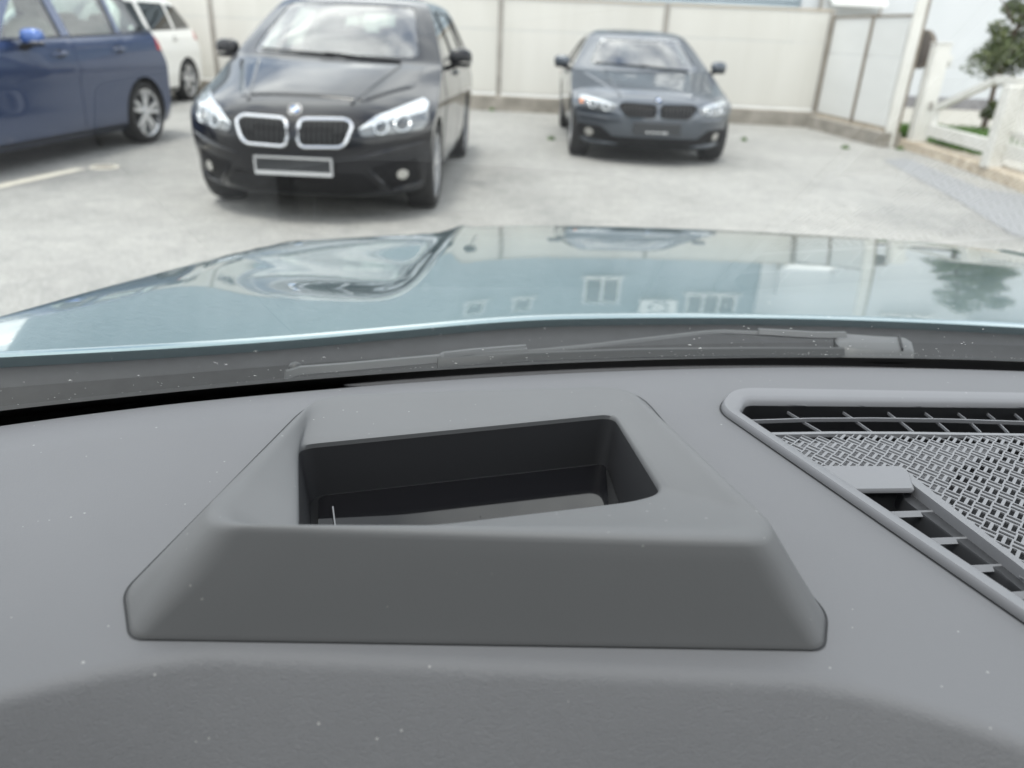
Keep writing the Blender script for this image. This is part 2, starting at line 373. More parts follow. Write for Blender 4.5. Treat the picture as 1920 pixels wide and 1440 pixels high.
M['grass'] = add_noise(principled('grass', (.08, .18, .03), .8), 4, (.06, .13, .022), (.13, .25, .05))
M['leaf'] = add_noise(principled('leaf', (.06, .09, .03), .6), 9, (.045, .075, .022), (.14, .16, .065))
M['bark'] = principled('bark', (.12, .09, .065), .9)
M['line'] = add_noise(principled('faded road paint', (.62, .57, .45), .9), 8, (.45, .43, .38), (.70, .66, .55))
M['soil'] = principled('soil', (.14, .11, .075), 1)

g = MB(); R0 = 600
g.add([(-R0, -R0, 0), (R0, -R0, 0), (R0, R0, 0), (-R0, R0, 0)], [(0, 1, 2, 3)]); tag(g.build('ground', M['ground'], None, False), kind='structure')
fy = lambda x: 14.35 - .1*x
# kerb under the back fence, and under the side fence
k = MB(); P = [(x, fy(x)) for x in (-14, -9, -4, 0, 3, 5.12)]
k.loft([[(x, y-.18, 0), (x, y-.17, .235), (x, y-.155, .25), (x, y+.16, .25), (x, y+.16, 0)] for x, y in P]); tag(k.build('kerb', M['concrete'], None, True, 25), kind='structure')
k = MB(); A, B = Vector((5.02, 13.84, 0)), Vector((5.30, 11.33, 0)); d = (B-A).normalized(); n_ = Vector((-d.y, d.x, 0))
if n_.x > 0: n_ = -n_
k.loft([[p+n_*.16, p+n_*.15+Vector((0, 0, .19)), p+n_*.13+Vector((0, 0, .2)), p-n_*.14+Vector((0, 0, .2)), p-n_*.14] for p in (A, B)]); tag(k.build('side_kerb', M['concrete'], None, True, 25), kind='structure')
# yard behind the gate
y_ = MB(); y_.prism([(5.62, 11.15), (5.40, 7.0), (5.30, 2.0), (40, 2.0), (40, 60), (5.3, 60), (5.3, 14.0)], .0, .085); tag(y_.build('gravel_yard', M['gravel'], None, False), kind='structure')
k = MB(); pts = [Vector((5.42, 11.45, 0)), Vector((5.45, 10.2, 0)), Vector((5.33, 9.0, 0)), Vector((5.22, 8.0, 0)), Vector((5.1, 6.0, 0)), Vector((5.0, 2.0, 0))]
k.loft([[p, p+Vector((.02, 0, .105)), p+Vector((.04, 0, .12)), p+Vector((.30, 0, .12)), p+Vector((.30, 0, 0))] for p in pts]); tag(k.build('gate_kerb', M['kerb_beige'], None, True, 25), kind='structure')

# fences: every panel board and post a part
def panel_fence(name, label, pts, top, base, m_panel, m_post, m_rail, split, nrm, ends=(1, 1), pw=.085, pextra=.03):
    t = thing(name, label, 'fence', (pts[0][0], pts[0][1], 0)); o = Vector((pts[0][0], pts[0][1], 0))
    L_ = [Vector((p[0], p[1], 0))-o for p in pts]
    for i, p in enumerate(L_):
        if i == len(L_)-1 and not ends[1]: continue
        b = MB(); d = (L_[min(i+1, len(L_)-1)]-L_[max(i-1, 0)]).normalized(); a = math.atan2(d.y, d.x)
        for s in (-1, 1): b.box((p.x+math.sin(a)*s*.045, p.y-math.cos(a)*s*.045, (base+top+pextra)/2), (pw, .012, top-base+pextra), (0, 0, a))
        b.box((p.x, p.y, (base+top+pextra)/2), (.014, .078, top-base+pextra), (0, 0, a))
        b.build('post', m_post, t, False)
    for i in range(len(L_)-1):
        a, c = L_[i], L_[i+1]; d = (c-a); ln = d.length-.024; an = math.atan2(d.y, d.x); mid = (a+c)/2
        zz = [base+.05] + split + [top]
        for z0, z1 in zip(zz, zz[1:]):
            b = MB(); b.box((mid.x, mid.y, (z0+z1)/2), (ln, .06, z1-z0-.006), (0, 0, an), bev=.006); b.build('panel', m_panel, t, True, 30)
        b = MB(); b.box((mid.x, mid.y, base+.022), (ln, .075, .044), (0, 0, an)); b.build('base_rail', m_rail[0], t, False)
        b = MB(); b.box((mid.x, mid.y, top+.02), (ln+.02, .09, .03), (0, 0, an)); b.build('top_rail', m_rail[1], t, False)
    return t
panel_fence('panel_fence', 'long cream panel fence on a concrete base behind the parked cars', [(x, fy(x)) for x in (-13.9, -11.2, -8.45, -5.7, -2.95, -.47, 2.34, 5.02)], 1.80, .25, M['panel'], M['post'], (M['win_frame'], M['rail_tan']), [1.32], 1)
panel_fence('side_fence', 'short pale grey fence with brown posts between the cream fence and the gate', [(5.07, 13.76), (5.19, 12.50), (5.29, 11.52)], 1.70, .20, M['panel_white'], M['post_brown'], (M['kerb_beige'], M['post_brown']), [1.18], 1, (1, 0), pw=.07)
# tall post at the end of the side fence
t = thing('tall_post', 'tall white post with a rusty brown edge at the end of the side fence', 'post', (5.28, 11.36, 0))
b = MB(); b.box((0, 0, 1.6), (.14, .06, 3.2), bev=.006); b.build('white_face', M['gate_white'], t)
b = MB(); b.box((.093, .012, 1.6), (.044, .05, 3.2)); b.build('brown_edge', M['post_brown'], t, False)
# gate post with disc
t = thing('gate_post', 'stout white gate post beside the tall post and the brown disc', 'post', (5.61, 11.2, .1))
b = MB(); b.box((0, 0, .64), (.21, .18, 1.28), bev=.015); b.build('post_body', M['gate_white'], t)
b = MB(); b.box((.0, 0, 1.288), (.225, .195, .02), bev=.008); b.build('post_cap', M['gate_white'], t)
b = MB(); b.box((.02, -.095, .50), (.05, .03, .10), bev=.006); b.build('latch', M['post'], t)
b = MB(); b.box((.135, .0, 1.10), (.07, .12, .10), bev=.01); b.box((.16, 0, 1.04), (.03, .05, .1)); b.build('guide_roller', M['gate_white'], t)
t = thing('round_disc', 'round dark brown disc on a bracket next to the white gate post', 'sign', (5.50, 11.5, 1.30), math.radians(-76))
b = MB(); N = 40; b.loft([[(.25*r*math.cos(2*math.pi*k/N), y, .25*r*math.sin(2*math.pi*k/N)) for k in range(N)] for r, y in ((.93, -.026), (1, -.018), (1, .018), (.9, .03))]); b.build('plate', M['disc_brown'], t)
b = MB(); b.tube([(.242*math.cos(2*math.pi*k/N), -.02, .242*math.sin(2*math.pi*k/N)) for k in range(N)], .010, 6, closed=True); b.build('edge_ring', M['post_brown'], t)
b = MB(); b.tube([(0, .03, -.05), (0, .10, -.05), (.0, .14, -.12), (.0, .14, -1.2)], .02, 8); b.build('bracket', M['gate_white'], t)

# sliding gate: triangular tail, thick post, pickets
gx = lambda y: 5.52 + .055*(y-9.2)
t = thing('sliding_gate', 'white sliding gate with a sloping tail and upright pickets', 'gate', (gx(9.2), 9.2, .12)); o = Vector((gx(9.2), 9.2, .12))
G = lambda y, z: Vector((gx(y), y, z)) - o
b = MB(); b.beam(G(10.95, .30), G(5.0, .30), .09, .15); b.build('bottom_rail', M['gate_white'], t, False)
b = MB(); b.beam(G(10.85, .60), G(9.55, 1.02), .07, .075); b.build('sloping_rail', M['gate_white'], t, False)
b = MB(); b.beam(G(9.58, 1.02), G(5.0, 1.02), .07, .085); b.build('top_rail', M['gate_white'], t, False)
b = MB(); b.beam(G(10.90, .37), G(10.90, .62), .07, .08, (0, 1, 0)); b.build('end_upright', M['gate_white'], t, False)
b = MB(); b.beam(G(9.0, .50), G(5.0, .50), .05, .05); b.build('middle_rail', M['gate_white'], t, False)
for i in range(34):
    y = 8.93 - .115*i; b = MB(); b.beam(G(y, .375), G(y, .98), .028, .028, (0, 1, 0)); b.build('picket', M['gate_white'], t, False)
t = thing('thick_gate_post', 'thick white square post carrying the sliding gate roller', 'post', (5.40, 8.97, .1))
b = MB(); b.box((0, 0, .44), (.16, .17, .88), bev=.012); b.build('post_body', M['gate_white'], t)
b = MB(); b.loft([[(-.02+x*.02, -.03+.055*math.cos(2*math.pi*k/16), .135+.055*math.sin(2*math.pi*k/16)) for k in range(16)] for x in (0, 1)]); b.build('roller', M['post'], t)
b = MB(); b.box((.12, .08, .12), (.05, .12, .10)); b.build('roller_bracket', M['post'], t)

# buildings
def house_window(par, x, y, z, w, h, face='-y', mull=1):
    m = MB(); f = .055
    D = (lambda a, b_, c: (x+a, y-c, z+b_))
    for (cx, cz, dx, dz) in ((0, h/2, w+2*f, f), (0, -h/2, w+2*f, f), (-w/2, 0, f, h), (w/2, 0, f, h)): m.box(D(cx, cz, .03), (dx, .08, dz))
    for i in range(mull): m.box(D(-w/2+w*(i+1)/(mull+1), 0, .025), (f, .06, h-f))
    fr = m.build('window', M['win_frame'], par, False)
    p = MB(); p.box(D(0, 0, .005), (w, .02, h)); p.build('pane', M['win_glass'], fr, False)
    s = MB(); s.box(D(0, -h/2-.06, .06), (w+.25, .16, .05)); s.build('sill', M['win_frame'], fr, False)
    return fr
t = thing('siding_building', 'grey blue building clad in horizontal siding behind the cream fence', 'building', (-3, 18.5, 0)); o = Vector((-3, 18.5, 0))
b = MB(); b.box((0, 4, 2.6), (18.3, 7.8, 5.2)); b.build('wall', M['siding'], t, False)
sb = None
for i in range(26):
    z = .1 + .2*i; b = MB(); b.loft([[(x, -.02, z), (x, -.045, z+.02), (x, -.035, z+.15), (x, .0, z+.195), (x, .099, z+.195), (x, .099, z)] for x in (-9.15, 9.15)])
    if sb is None: sb = b.build('siding_board', M['siding'], t, True, 20); z00 = z
    else: c = sb.copy(); COL.objects.link(c); c.parent = t; c.location = (0, 0, z-z00)
b = MB(); b.loft([[(x, -.5, 5.2), (x, -.5, 5.34), (x, 4, 7.2), (x, 8.4, 5.34), (x, 8.4, 5.2)] for x in (-9.5, 9.5)]); rf = b.build('roof', M['roof_grey'], t, False)
house_window(t, 5.1, -.05, 3.75, .85, 1.15)
house_window(t, 7.85, -.05, 4.3, 1.2, .9, mull=2)
for x in (2.0, 3.15): house_window(t, x, -.05, 4.4, .42, .5, mull=0)
b = MB(); b.box((6.5, -.25, 4.4), (.9, .35, .65), bev=.02); ac = b.build('air_conditioner', M['win_frame'], t)
b = MB(); b.tube([(6.5+.22*math.cos(2*math.pi*k/20), -.435, 4.4+.22*math.sin(2*math.pi*k/20)) for k in range(20)], .03, 6, closed=True); b.build('fan_ring', M['roof_grey'], ac)

t = thing('white_building', 'tall white rendered building with a dark plinth behind the gate', 'building', (8.6, 18.3, .085))
b = MB(); b.box((0, 3.0, 3.6), (5.3, 5.9, 7.0)); b.build('wall', M['wall_white'], t, False)
b = MB(); b.box((0, 2.98, .12), (5.36, 6.0, .24)); b.build('plinth', M['plinth'], t, False)
b = MB(); b.box((0, 3.0, 7.18), (5.6, 6.3, .16)); b.build('roof', M['roof_grey'], t, False)
w = MB(); w.box((-1.62, -.02, 2.75), (1.25, .12, 1.7)); bx = w.build('shutter_box', M['wall_white'], t, False)
w = MB(); w.loft([[(x, -.08, 2.28), (x, -.55, 2.06), (x, -.55, 1.98), (x, -.08, 2.18)] for x in (-2.2, -1.05)]); w.build('awning', M['win_frame'], t, False)
for x in (-2.28, -.98):
    w = MB(); w.box((x, -.06, 1.9), (.05, .05, 1.0)); w.build('awning_post', M['post'], t, False)
house_window(t, 1.1, .02, 5.0, 1.1, 1.3)
t = thing('far_house', 'far white house with a grey window partly hidden by the tree', 'house', (17.2, 26, .085))
b = MB(); b.box((0, 3, 3), (9.0, 6, 6)); b.build('wall', M['wall_white'], t, False)
b = MB(); b.box((0, 3, .2), (9.06, 6.06, .4)); b.build('plinth', M['plinth'], t, False)
house_window(t, -1.3, -.03, 3.1, 1.4, 1.3)
house_window(t, 2.3, -.03, 3.1, 1.4, 1.3)
b = MB(); b.loft([[(x, -.4, 6), (x, 3, 8.2), (x, 6.4, 6)] for x in (-4.8, 4.8)]); b.build('roof', M['roof_grey'], t, False)

# tree by the gate
def leaf_cloud(name, clumps, n, size, mat, parent, seed):
    r = random.Random(seed); v = []; f = []
    for i in range(n):
        c, rad = clumps[r.randrange(len(clumps))]
        while True:
            p = Vector((r.uniform(-1, 1), r.uniform(-1, 1), r.uniform(-1, 1)))
            if .25 < p.length < 1: break
        p = Vector(c) + Vector((p.x*rad[0], p.y*rad[1], p.z*rad[2])); s = size*r.uniform(.6, 1.4)
        R = Euler((r.uniform(-1.2, 1.2), r.uniform(-1.2, 1.2), r.uniform(0, 6.3))).to_matrix(); k = len(v)
        v += [p+R @ Vector(q) for q in ((0, -s, 0), (s*.5, -s*.1, s*.12), (0, s, 0), (-s*.5, -s*.1, s*.12))]; f += [(k, k+1, k+2), (k, k+2, k+3)]
    return pydata(name, v, f, mat, parent, False)
def spread(c, r, n, seed, rs=.32):
    q = random.Random(seed); out = []
    for i in range(n):
        while True:
            p = Vector((q.uniform(-1, 1), q.uniform(-1, 1), q.uniform(-1, 1)))
            if p.length < 1: break
        s = rs*q.uniform(.6, 1.3); out.append(((c[0]+p.x*r[0], c[1]+p.y*r[1], c[2]+p.z*r[2]), (s, s, s*.7)))
    return out
t = thing('small_tree', 'small olive green tree standing behind the white gate', 'tree', (7.30, 12.6, .085))
b = MB(); b.tube([(0, 0, 0), (.02, .02, .4), (-.02, 0, .8), (.05, .03, 1.3), (.12, 0, 2.0), (.2, 0, 2.8)], [.05, .042, .036, .03, .022, .01], 8); tk = b.build('trunk', M['bark'], t)
for a, z, ln in ((.3, .75, .5), (2.6, .8, .45), (4.4, .95, .5), (1.4, 1.3, .6), (3.6, 1.6, .5), (5.6, 1.5, .6)):
    q = MB(); q.tube([(0, 0, z), (ln*.5*math.cos(a), ln*.5*math.sin(a), z+.2), (ln*math.cos(a), ln*math.sin(a), z+.35)], [.02, .014, .006], 6); q.build('branch', M['bark'], tk)
leaf_cloud('crown', spread((.25, 0, 1.28), (.72, .55, .42), 40, 3, .24) + spread((.45, 0, 1.95), (.6, .45, .36), 24, 4, .2) + spread((.35, 0, 2.6), (.55, .5, .4), 16, 5, .22) + spread((-.05, .0, .35), (.18, .18, .2), 4, 6, .12), 15000, .034, M['leaf'], t, 9)
# grass behind the gate post
r = random.Random(4); v = []; f = []
def blade(x, y, z, h):
    a = r.uniform(0, 6.3); w = .008; k = len(v); lx, ly = r.uniform(-.5, .5)*h, r.uniform(-.5, .5)*h
    v.extend([(x-w*math.cos(a), y-w*math.sin(a), z), (x+w*math.cos(a), y+w*math.sin(a), z), (x+lx, y+ly, z+h)]); f.append((k, k+1, k+2))
for i in range(26000):
    y = r.uniform(10.2, 12.9); x = r.uniform(5.72, 5.72+1.9*(.35+.65*(y-10.2)/2.7)+r.uniform(-.2, .2)); blade(x, y, .089, r.uniform(.06, .16))
q = MB(); q.add([(5.74, 10.2, .089), (6.45, 10.2, .089), (7.75, 12.9, .089), (5.74, 12.9, .089)], [(0, 1, 2, 3)]); tag(q.build('lawn', M['grass'], None, False), kind='structure')
tag(pydata('grass_patch', v, f, M['grass'], None, False), kind='stuff')
# weeds along the kerbs
wl = [('small weed sprouting at the fence kerb right of the black car', onz(926, 196, .02)), ('tuft of weeds at the foot of the side kerb', onz(1585, 279, 0)), ('bright weeds between the tall post and the gate kerb', onz(1688, 281, 0)), ('weed on the asphalt right of the dark grey car', onz(1396, 264, 0)), ('weed by the front wheel of the dark grey car', onz(1034, 262, 0))]
for i, (lab, p) in enumerate(wl):
    v = []; f = []
    for j in range(70): blade(r.gauss(0, .022), r.gauss(0, .022), 0, r.uniform(.02, .065))
    o = pydata('weed', v, f, M['grass'], None, False); o.location = (p.x, p.y, .002 if i else .02); tag(o, lab, 'weed', 'weeds along the kerbs')
    if i == 0: o.location = (p.x, fy(p.x)-.20, .004)
M['patch'] = add_noise(principled('darker ground patch', (.24, .245, .25), .9), 40, (.20, .204, .21), (.285, .29, .295), bump=.4, bscale=90, dist=.005)  # ground sheet a little darker and bluer than the rest
b = MB(); pp = [onz(*q, .004) for q in ((1655, 300), (1700, 296), (1835, 352), (1960, 372), (2060, 470), (1900, 440), (1790, 372))]; b.add(pp, [tuple(range(7))]); tag(b.build('darker_ground_patch', M['patch'], None, False), kind='structure')
# painted line and the ring on the asphalt
a, c = Vector((-4.33, 5.6, 0)), Vector((-4.06, 7.0, 0)); d = (c-a).normalized(); s = Vector((d.y, -d.x, 0))*.06
b = MB(); b.add([a-s+Vector((0, 0, .004)), a+s+Vector((0, 0, .004)), c+s+Vector((0, 0, .004)), c-s+Vector((0, 0, .004))], [(0, 1, 2, 3)]); tag(b.build('painted_line', M['line'], None, False), kind='structure')
p = onz(196, 314, 0); t = thing('manhole_cover', 'small pale ringed cover set in the asphalt beside the blue car', 'manhole cover', (p.x, p.y, .0))
b = MB(); N = 32; b.loft([[(x*math.cos(2*math.pi*k/N), x*math.sin(2*math.pi*k/N), z) for k in range(N)] for x, z in ((.13, .0), (.13, .008), (.095, .008), (.095, .003))], caps=False); b.build('ring', M['line'], t, True, 30)
b = MB(); b.loft([[(x*math.cos(2*math.pi*k/N), x*math.sin(2*math.pi*k/N), z) for k in range(N)] for x, z in ((.094, .0), (.094, .005), (.02, .0055))]); b.build('lid', M['concrete'], t, True, 30)
# ------------------------------------------------------------------ cars (local: nose at y=0 looking to -y, z up)
def make_wheel(parent, c, r, w, side, spokes=10, twin=False):
    """wheel at c, rim looking to +x (side=1) or -x"""
    wh = bpy.data.objects.new('wheel', None); COL.objects.link(wh); wh.parent = parent; wh.location = c; wh.empty_display_size = .05
    if side < 0: wh.rotation_euler = (0, 0, math.pi)
    N = 40; t = MB(); prof = [(-.5, .72), (-.5, .93), (-.42, .985), (-.2, 1), (.2, 1), (.42, .985), (.5, .94), (.52, .86), (.47, .76), (.40, .72)]
    rings = [[(w*a, r*b*math.cos(2*math.pi*k/N), r*b*math.sin(2*math.pi*k/N)) for a, b in prof] for k in range(N)]
    t.loft(rings, closed=True, caps=False); t.build('tyre', M['rubber'], wh)
    m = MB(); pr = [(-.45, .70), (.42, .70), (.47, .775), (.45, .785), (.38, .725), (-.45, .75)]
    m.loft([[(w*a, r*b*math.cos(2*math.pi*k/N), r*b*math.sin(2*math.pi*k/N)) for a, b in pr] for k in range(N)], closed=True, caps=False)
    for k in range(spokes):
        a = 2*math.pi*(k//2*2 + (.62 if k % 2 else 0.0))/spokes if twin else 2*math.pi*k/spokes
        ca, sa = math.cos(a), math.sin(a); ri, ro = .12*r, .73*r; q = .058*r
        rad = lambda d, e, x: (x, d*ca - e*sa, d*sa + e*ca)
        v = [rad(ri, -q, w*.36), rad(ri, q, w*.36), rad(ri, q, w*.22), rad(ri, -q, w*.22), rad(ro, -q*1.1, w*.42), rad(ro, q*1.1, w*.42), rad(ro, q*1.1, w*.2), rad(ro, -q*1.1, w*.2)]
        m.add(v, [(0, 1, 5, 4), (1, 2, 6, 5), (2, 3, 7, 6), (3, 0, 4, 7), (0, 3, 2, 1), (4, 5, 6, 7)])
    m.loft([[(w*x, r*b*math.cos(2*math.pi*k/16), r*b*math.sin(2*math.pi*k/16)) for k in range(16)] for x, b in ((.15, .19), (.37, .18), (.40, .12), (.41, .0001))])
    m.build('rim', M['silver'], wh)
    d = MB(); d.loft([[(w*x, r*.5*math.cos(2*math.pi*k/24), r*.5*math.sin(2*math.pi*k/24)) for k in range(24)] for x in (-.1, .05)]); d.build('brake_disc', M['grey_plastic'], wh)
    return wh

def roundel(parent, c, r, tilt):
    R = Euler((tilt, 0, 0)).to_matrix()
    def disc(r0, y, name, mat, par, a0=0, a1=2*math.pi, n=24):
        b = MB(); ring = [(math.cos(a0+(a1-a0)*k/n)*r0, 0, math.sin(a0+(a1-a0)*k/n)*r0) for k in range(n + (0 if a1-a0 > 6 else 1))]
        if a1-a0 < 6: ring.append((0, 0, 0))
        b.loft([[Vector(c)+R @ Vector((x, -yy, z)) for x, _, z in ring] for yy in (0, y)])
        return b.build(name, mat, par, True, 30)
    e = disc(r, .008, 'roundel_emblem', M['chrome'], parent)
    disc(r*.93, .0095, 'roundel_ring', M['black_plastic'], e)
    for k in range(4): disc(r*.60, .011, 'roundel_quarter', M['roundel_blue'] if k % 2 else M['roundel_white'], e, k*math.pi/2, (k+1)*math.pi/2, 8)
    return e

def make_car(root, S, K):
    """K: dictionary of the car's own measures and materials"""
    paint = K['paint']
    F = lambda x, z, o: Vector((x, S.front_y(x, z)-o, z))                # surfaces: front, rear, sides, top
    Rr = lambda x, z, o: Vector((x, S.rear_y(x, z)+o, z))
    def side(s): return lambda y, z, o: Vector((s*(S.side_x(y, z)+o), y, z))
    T = lambda x, y, o: Vector((x, y, S.top_z(x, y)+o))
    # --- body: slices, hollow cabin, window openings, wheel arches
    zs = []
    for a, b in zip(S.rows, S.rows[1:]):
        n = 2 if b[0]-a[0] > .03 else 2
        zs += [a[0]+(b[0]-a[0])*k/n for k in range(n)]
    zs.append(S.z1)
    m = MB(); m.loft([S.outline(z) for z in zs])
    body = m.build('body', paint, root)
    cut = []
    zt = S.z1-.045; zc = [K['floor']+(zt-K['floor'])*k/16 for k in range(17)]
    m = MB(); m.loft([S.outline(z, inset=.055, zoff=.03, ymin=K['cowl_y']-.15) for z in zc]); c = m.build('c', M['seat_dark'], root, False); cut.append(c)
    for poly in K['side_windows']:
        m = MB(); q = round_poly(poly, .035, 4); m.loft([[(x, p[0], p[1]) for p in q] for x in (-1.3, 1.3)]); cut.append(m.build('c', M['black_plastic'], root, False))
    (b0, z0, t0, z1), (ya, yb) = K['screen'], K['screen_y']
    q = round_poly([(-b0, z0), (b0, z0), (t0, z1), (-t0, z1)], .06, 4)
    m = MB(); m.loft([[(p[0], y, p[1]) for p in q] for y in (ya, yb)]); cut.append(m.build('c', M['black_plastic'], root, False))
    (rb, rz0, rt, rz1), (ra, rbk) = K['rear_screen'], K['rear_screen_y']
    qr = round_poly([(-rb, rz0), (rb, rz0), (rt, rz1), (-rt, rz1)], .06, 4)
    m = MB(); m.loft([[(p[0], y, p[1]) for p in qr] for y in (ra, rbk)]); cut.append(m.build('c', M['black_plastic'], root, False))
    R = K['wheel_r']; ra_ = R+.045
    for y in K['axles']:
        for s in (-1, 1):
            m = MB(); m.loft([[(s*x, y+ra_*math.cos(2*math.pi*k/40), R+.0+ra_*math.sin(2*math.pi*k/40)) for k in range(40)] for x in (.58, 1.2)]); cut.append(m.build('c', M['arch_black'], root, False))
    boolean(body, cut)
    # --- glass
    inset = lambda poly, d: [( (p[0]-sum(a[0] for a in poly)/len(poly))*(1+d)+sum(a[0] for a in poly)/len(poly), (p[1]-sum(a[1] for a in poly)/len(poly))*(1+d)+sum(a[1] for a in poly)/len(poly)) for p in poly]
    patch('windscreen', inset(q, .03), F, M['screen_glass'], root, off=-.010, thick=0, cuts=.10)
    patch('rear_window', inset(qr, .03), Rr, K.get('rear_glass', M['glass']), root, off=-.010, thick=0, cuts=.10)
    for i, poly in enumerate(K['side_windows']):
        for s in (-1, 1):
            patch('side_window', inset(round_poly(poly, .035, 3), .05), side(s), K['side_glass'][i], root, off=-.012, thick=0, cuts=.12)
    # --- window trim and pillars
    for s in (-1, 1):
        tr = MB(); P = K['trim']; n = 24
        tr.tube([side(s)(P[0][0]+(P[1][0]-P[0][0])*k/n, P[0][1]+(P[1][1]-P[0][1])*k/n, .002) for k in range(n+1)], .008, 6); tr.build('window_trim', K.get('trim_mat', M['chrome']), root)
    # --- doors, handles, bonnet panel
    for s in (-1, 1):
        for (y0, y1, y2, y3, z0_, z1_) in K['doors']:
            poly = round_poly([(y0, z0_), (y1, z0_), (y2, z1_), (y3, z1_)], .06, 4)
            d = patch('door', poly, side(s), paint, root, off=.004, thick=.008, cuts=.09)
            hy = y2-.20; hz = z1_-.10 + K.get('handle_dz', 0)
            h = MB(); pts = [side(s)(hy+.11*t, hz+.006*t, .012+.018*(1-t*t)) for t in (-1, -.7, -.35, 0, .35, .7, 1)]
            h.tube(pts, [.010, .014, .015, .015, .015, .014, .010], 8); h.build('door_handle', K.get('handle_mat', paint), d)
            cu = patch('handle_cup', [(hy+.07*math.cos(2*math.pi*k/12), hz-.004+.034*math.sin(2*math.pi*k/12)) for k in range(12)], side(s), M['arch_black'], d, off=.0065, thick=.004, cuts=.2)
    bp = K['bonnet']; patch('bonnet', round_poly(bp, .05, 4), T, paint, root, off=.0025, thick=.006, cuts=.07, angle=80)
    for s in (-1, 1):                                                     # two raised bonnet lines
        rl = MB(); a, b = K['bonnet_line']; n = 20
        pts = []
        for k in range(n+1):
            x = a[0]+(b[0]-a[0])*k/n; y = a[1]+(b[1]-a[1])*k/n; pts.append(T(s*x, y, .0))
        rl.tube(pts, .012, 8); rl.build('bonnet_crease', paint, root)
    # --- sill, arch lips
    for s in (-1, 1):
        m = MB(); y0, y1 = K['axles'][0]+ra_+.02, K['axles'][1]-ra_-.02
        m.loft([[side(s)(y0+(y1-y0)*k/12, z, o) for z, o in ((.17, .004), (.235, .012), (.245, .004), (.20, -.02))] for k in range(13)]); m.build('sill', K.get('sill_mat', M['black_plastic']), root)
    # --- wheels
    for y in K['axles']:
        for s in (-1, 1): make_wheel(root, (s*K['track'], y, R), R, K['tyre_w'], s, K.get('spokes', 10), K.get('twin', True))
    # --- front: kidneys, lamps, intakes
    for s in (-1, 1):
        kp = round_poly([(s*x, z) for x, z in K['kidney']], K['kidney_r'], 6)
        g = patch('grille', kp, F, M['black_plastic'], root, off=.006, thick=.01, cuts=.06)
        rr = MB(); rr.tube([F(p[0], p[1], .012) for p in kp], K['kidney_rim'], 8, closed=True); rr.build('grille_surround', K['kidney_mat'], g)
        xs = [p[0] for p in kp]; x0, x1 = min(xs), max(xs)
        for k in range(1, 10):
            x = x0+(x1-x0)*k/10; zz = []
            for i in range(len(kp)):
                a, b = kp[i-1], kp[i]
                if (a[0]-x)*(b[0]-x) < 0: zz.append(a[1]+(b[1]-a[1])*(x-a[0])/(b[0]-a[0]))
            if len(zz) >= 2:
                sl_ = MB(); lo, hi = min(zz)+.006, max(zz)-.006; sl_.tube([F(x, lo+(hi-lo)*j/4, .010) for j in range(5)], .0045, 5); sl_.build('grille_slat', M['grey_plastic'], g)
        hp = round_poly([(s*x, z) for x, z in K['headlight']], .025, 4)
        h = patch('headlight', hp, F, K.get('hl_mat', M['lamp_grey']), root, off=.008, thick=.015, cuts=.04)
        bp_ = round_poly([(s*x, z) for x, z in K['brow']], .012, 3); patch('brow_sky_sheen', bp_, F, M['lens'], h, off=.013, thick=.008, cuts=.04)  # pale brow colour stands for the sky mirrored in the lamp cover
        for (x, z, r) in K['projectors']:
            y = S.front_y(s*x, z); pr = MB(); nrm = (F(s*x, z, 1)-F(s*x, z, 0)); 
            pr.tube([F(s*x+r*math.cos(2*math.pi*k/20), z+r*math.sin(2*math.pi*k/20), .012) for k in range(20)], .007, 6, closed=True); pr.build('lamp_ring', M['lens'], h)
            patch('lamp_lens', [(s*x+r*.62*math.cos(2*math.pi*k/16), z+r*.62*math.sin(2*math.pi*k/16)) for k in range(16)], F, M['lens_dark'], h, off=.014, thick=.006, cuts=.05)
        if 'amber' in K and s == K['amber'][0]:
            patch('indicator', round_poly([(s*x, z) for x, z in K['amber'][1]], .008, 3), F, M['amber'], h, off=.018, thick=.006, cuts=.05)
        pk = round_poly([(s*x, z) for x, z in K['fog_pocket']], .03, 4); fp = patch('fog_lamp_recess', pk, F, M['black_plastic'], root, off=.005, thick=.01, cuts=.05)
        fx, fz, fr = K['fog']
        patch('fog_lamp', [(s*fx+fr*math.cos(2*math.pi*k/18), fz+fr*math.sin(2*math.pi*k/18)) for k in range(18)], F, M['lamp_white'], fp, off=.016, thick=.012, cuts=.05)
        for ln in K['bumper_lines']:
            b = MB(); n = 14; b.tube([F(s*(ln[0][0]+(ln[1][0]-ln[0][0])*k/n), ln[0][1]+(ln[1][1]-ln[0][1])*k/n, .004) for k in range(n+1)], [.004+.012*math.sin(math.pi*k/n) for k in range(n+1)], 8); b.build('bumper_blade', K.get('blade_mat', paint), root)
        # mirror
        mx_, my, mz = K['mirror']; mm = MB(); mm.blob((s*mx_, my, mz), (.098, .06, .068), .72, 18, 12, (0, 0, s*.18)); mr = mm.build('door_mirror', K.get('mirror_mat', paint), root)
        st = MB(); st.beam((s*(mx_-.04), my, mz-.06), (s*(S.side_x(my+.02, mz-.12)-.02), my+.02, mz-.10), .09, .035); st.build('mirror_stalk', M['black_plastic'], mr)
        lo = MB(); lo.blob((s*mx_, my-.004, mz-.060), (.092, .06, .016), .8, 16, 8, (0, 0, s*.18)); lo.build('mirror_base', M['black_plastic'], mr)
        if K.get('mirror_light'):
            li = MB(); li.tube([Vector((s*(mx_+.095*math.sin(a)), my+.015-.062*math.cos(a), mz-.035)) for a in (-.1, .3, .7, 1.1, 1.4)], .010, 6); li.build('mirror_indicator', M['lamp_white'], mr)
        # rear lamps
        tl = round_poly([(y, z) for y, z in K['tail']], .02, 3); patch('tail_light', tl, side(s), M['lamp_red'], root, off=.007, thick=.012, cuts=.05)
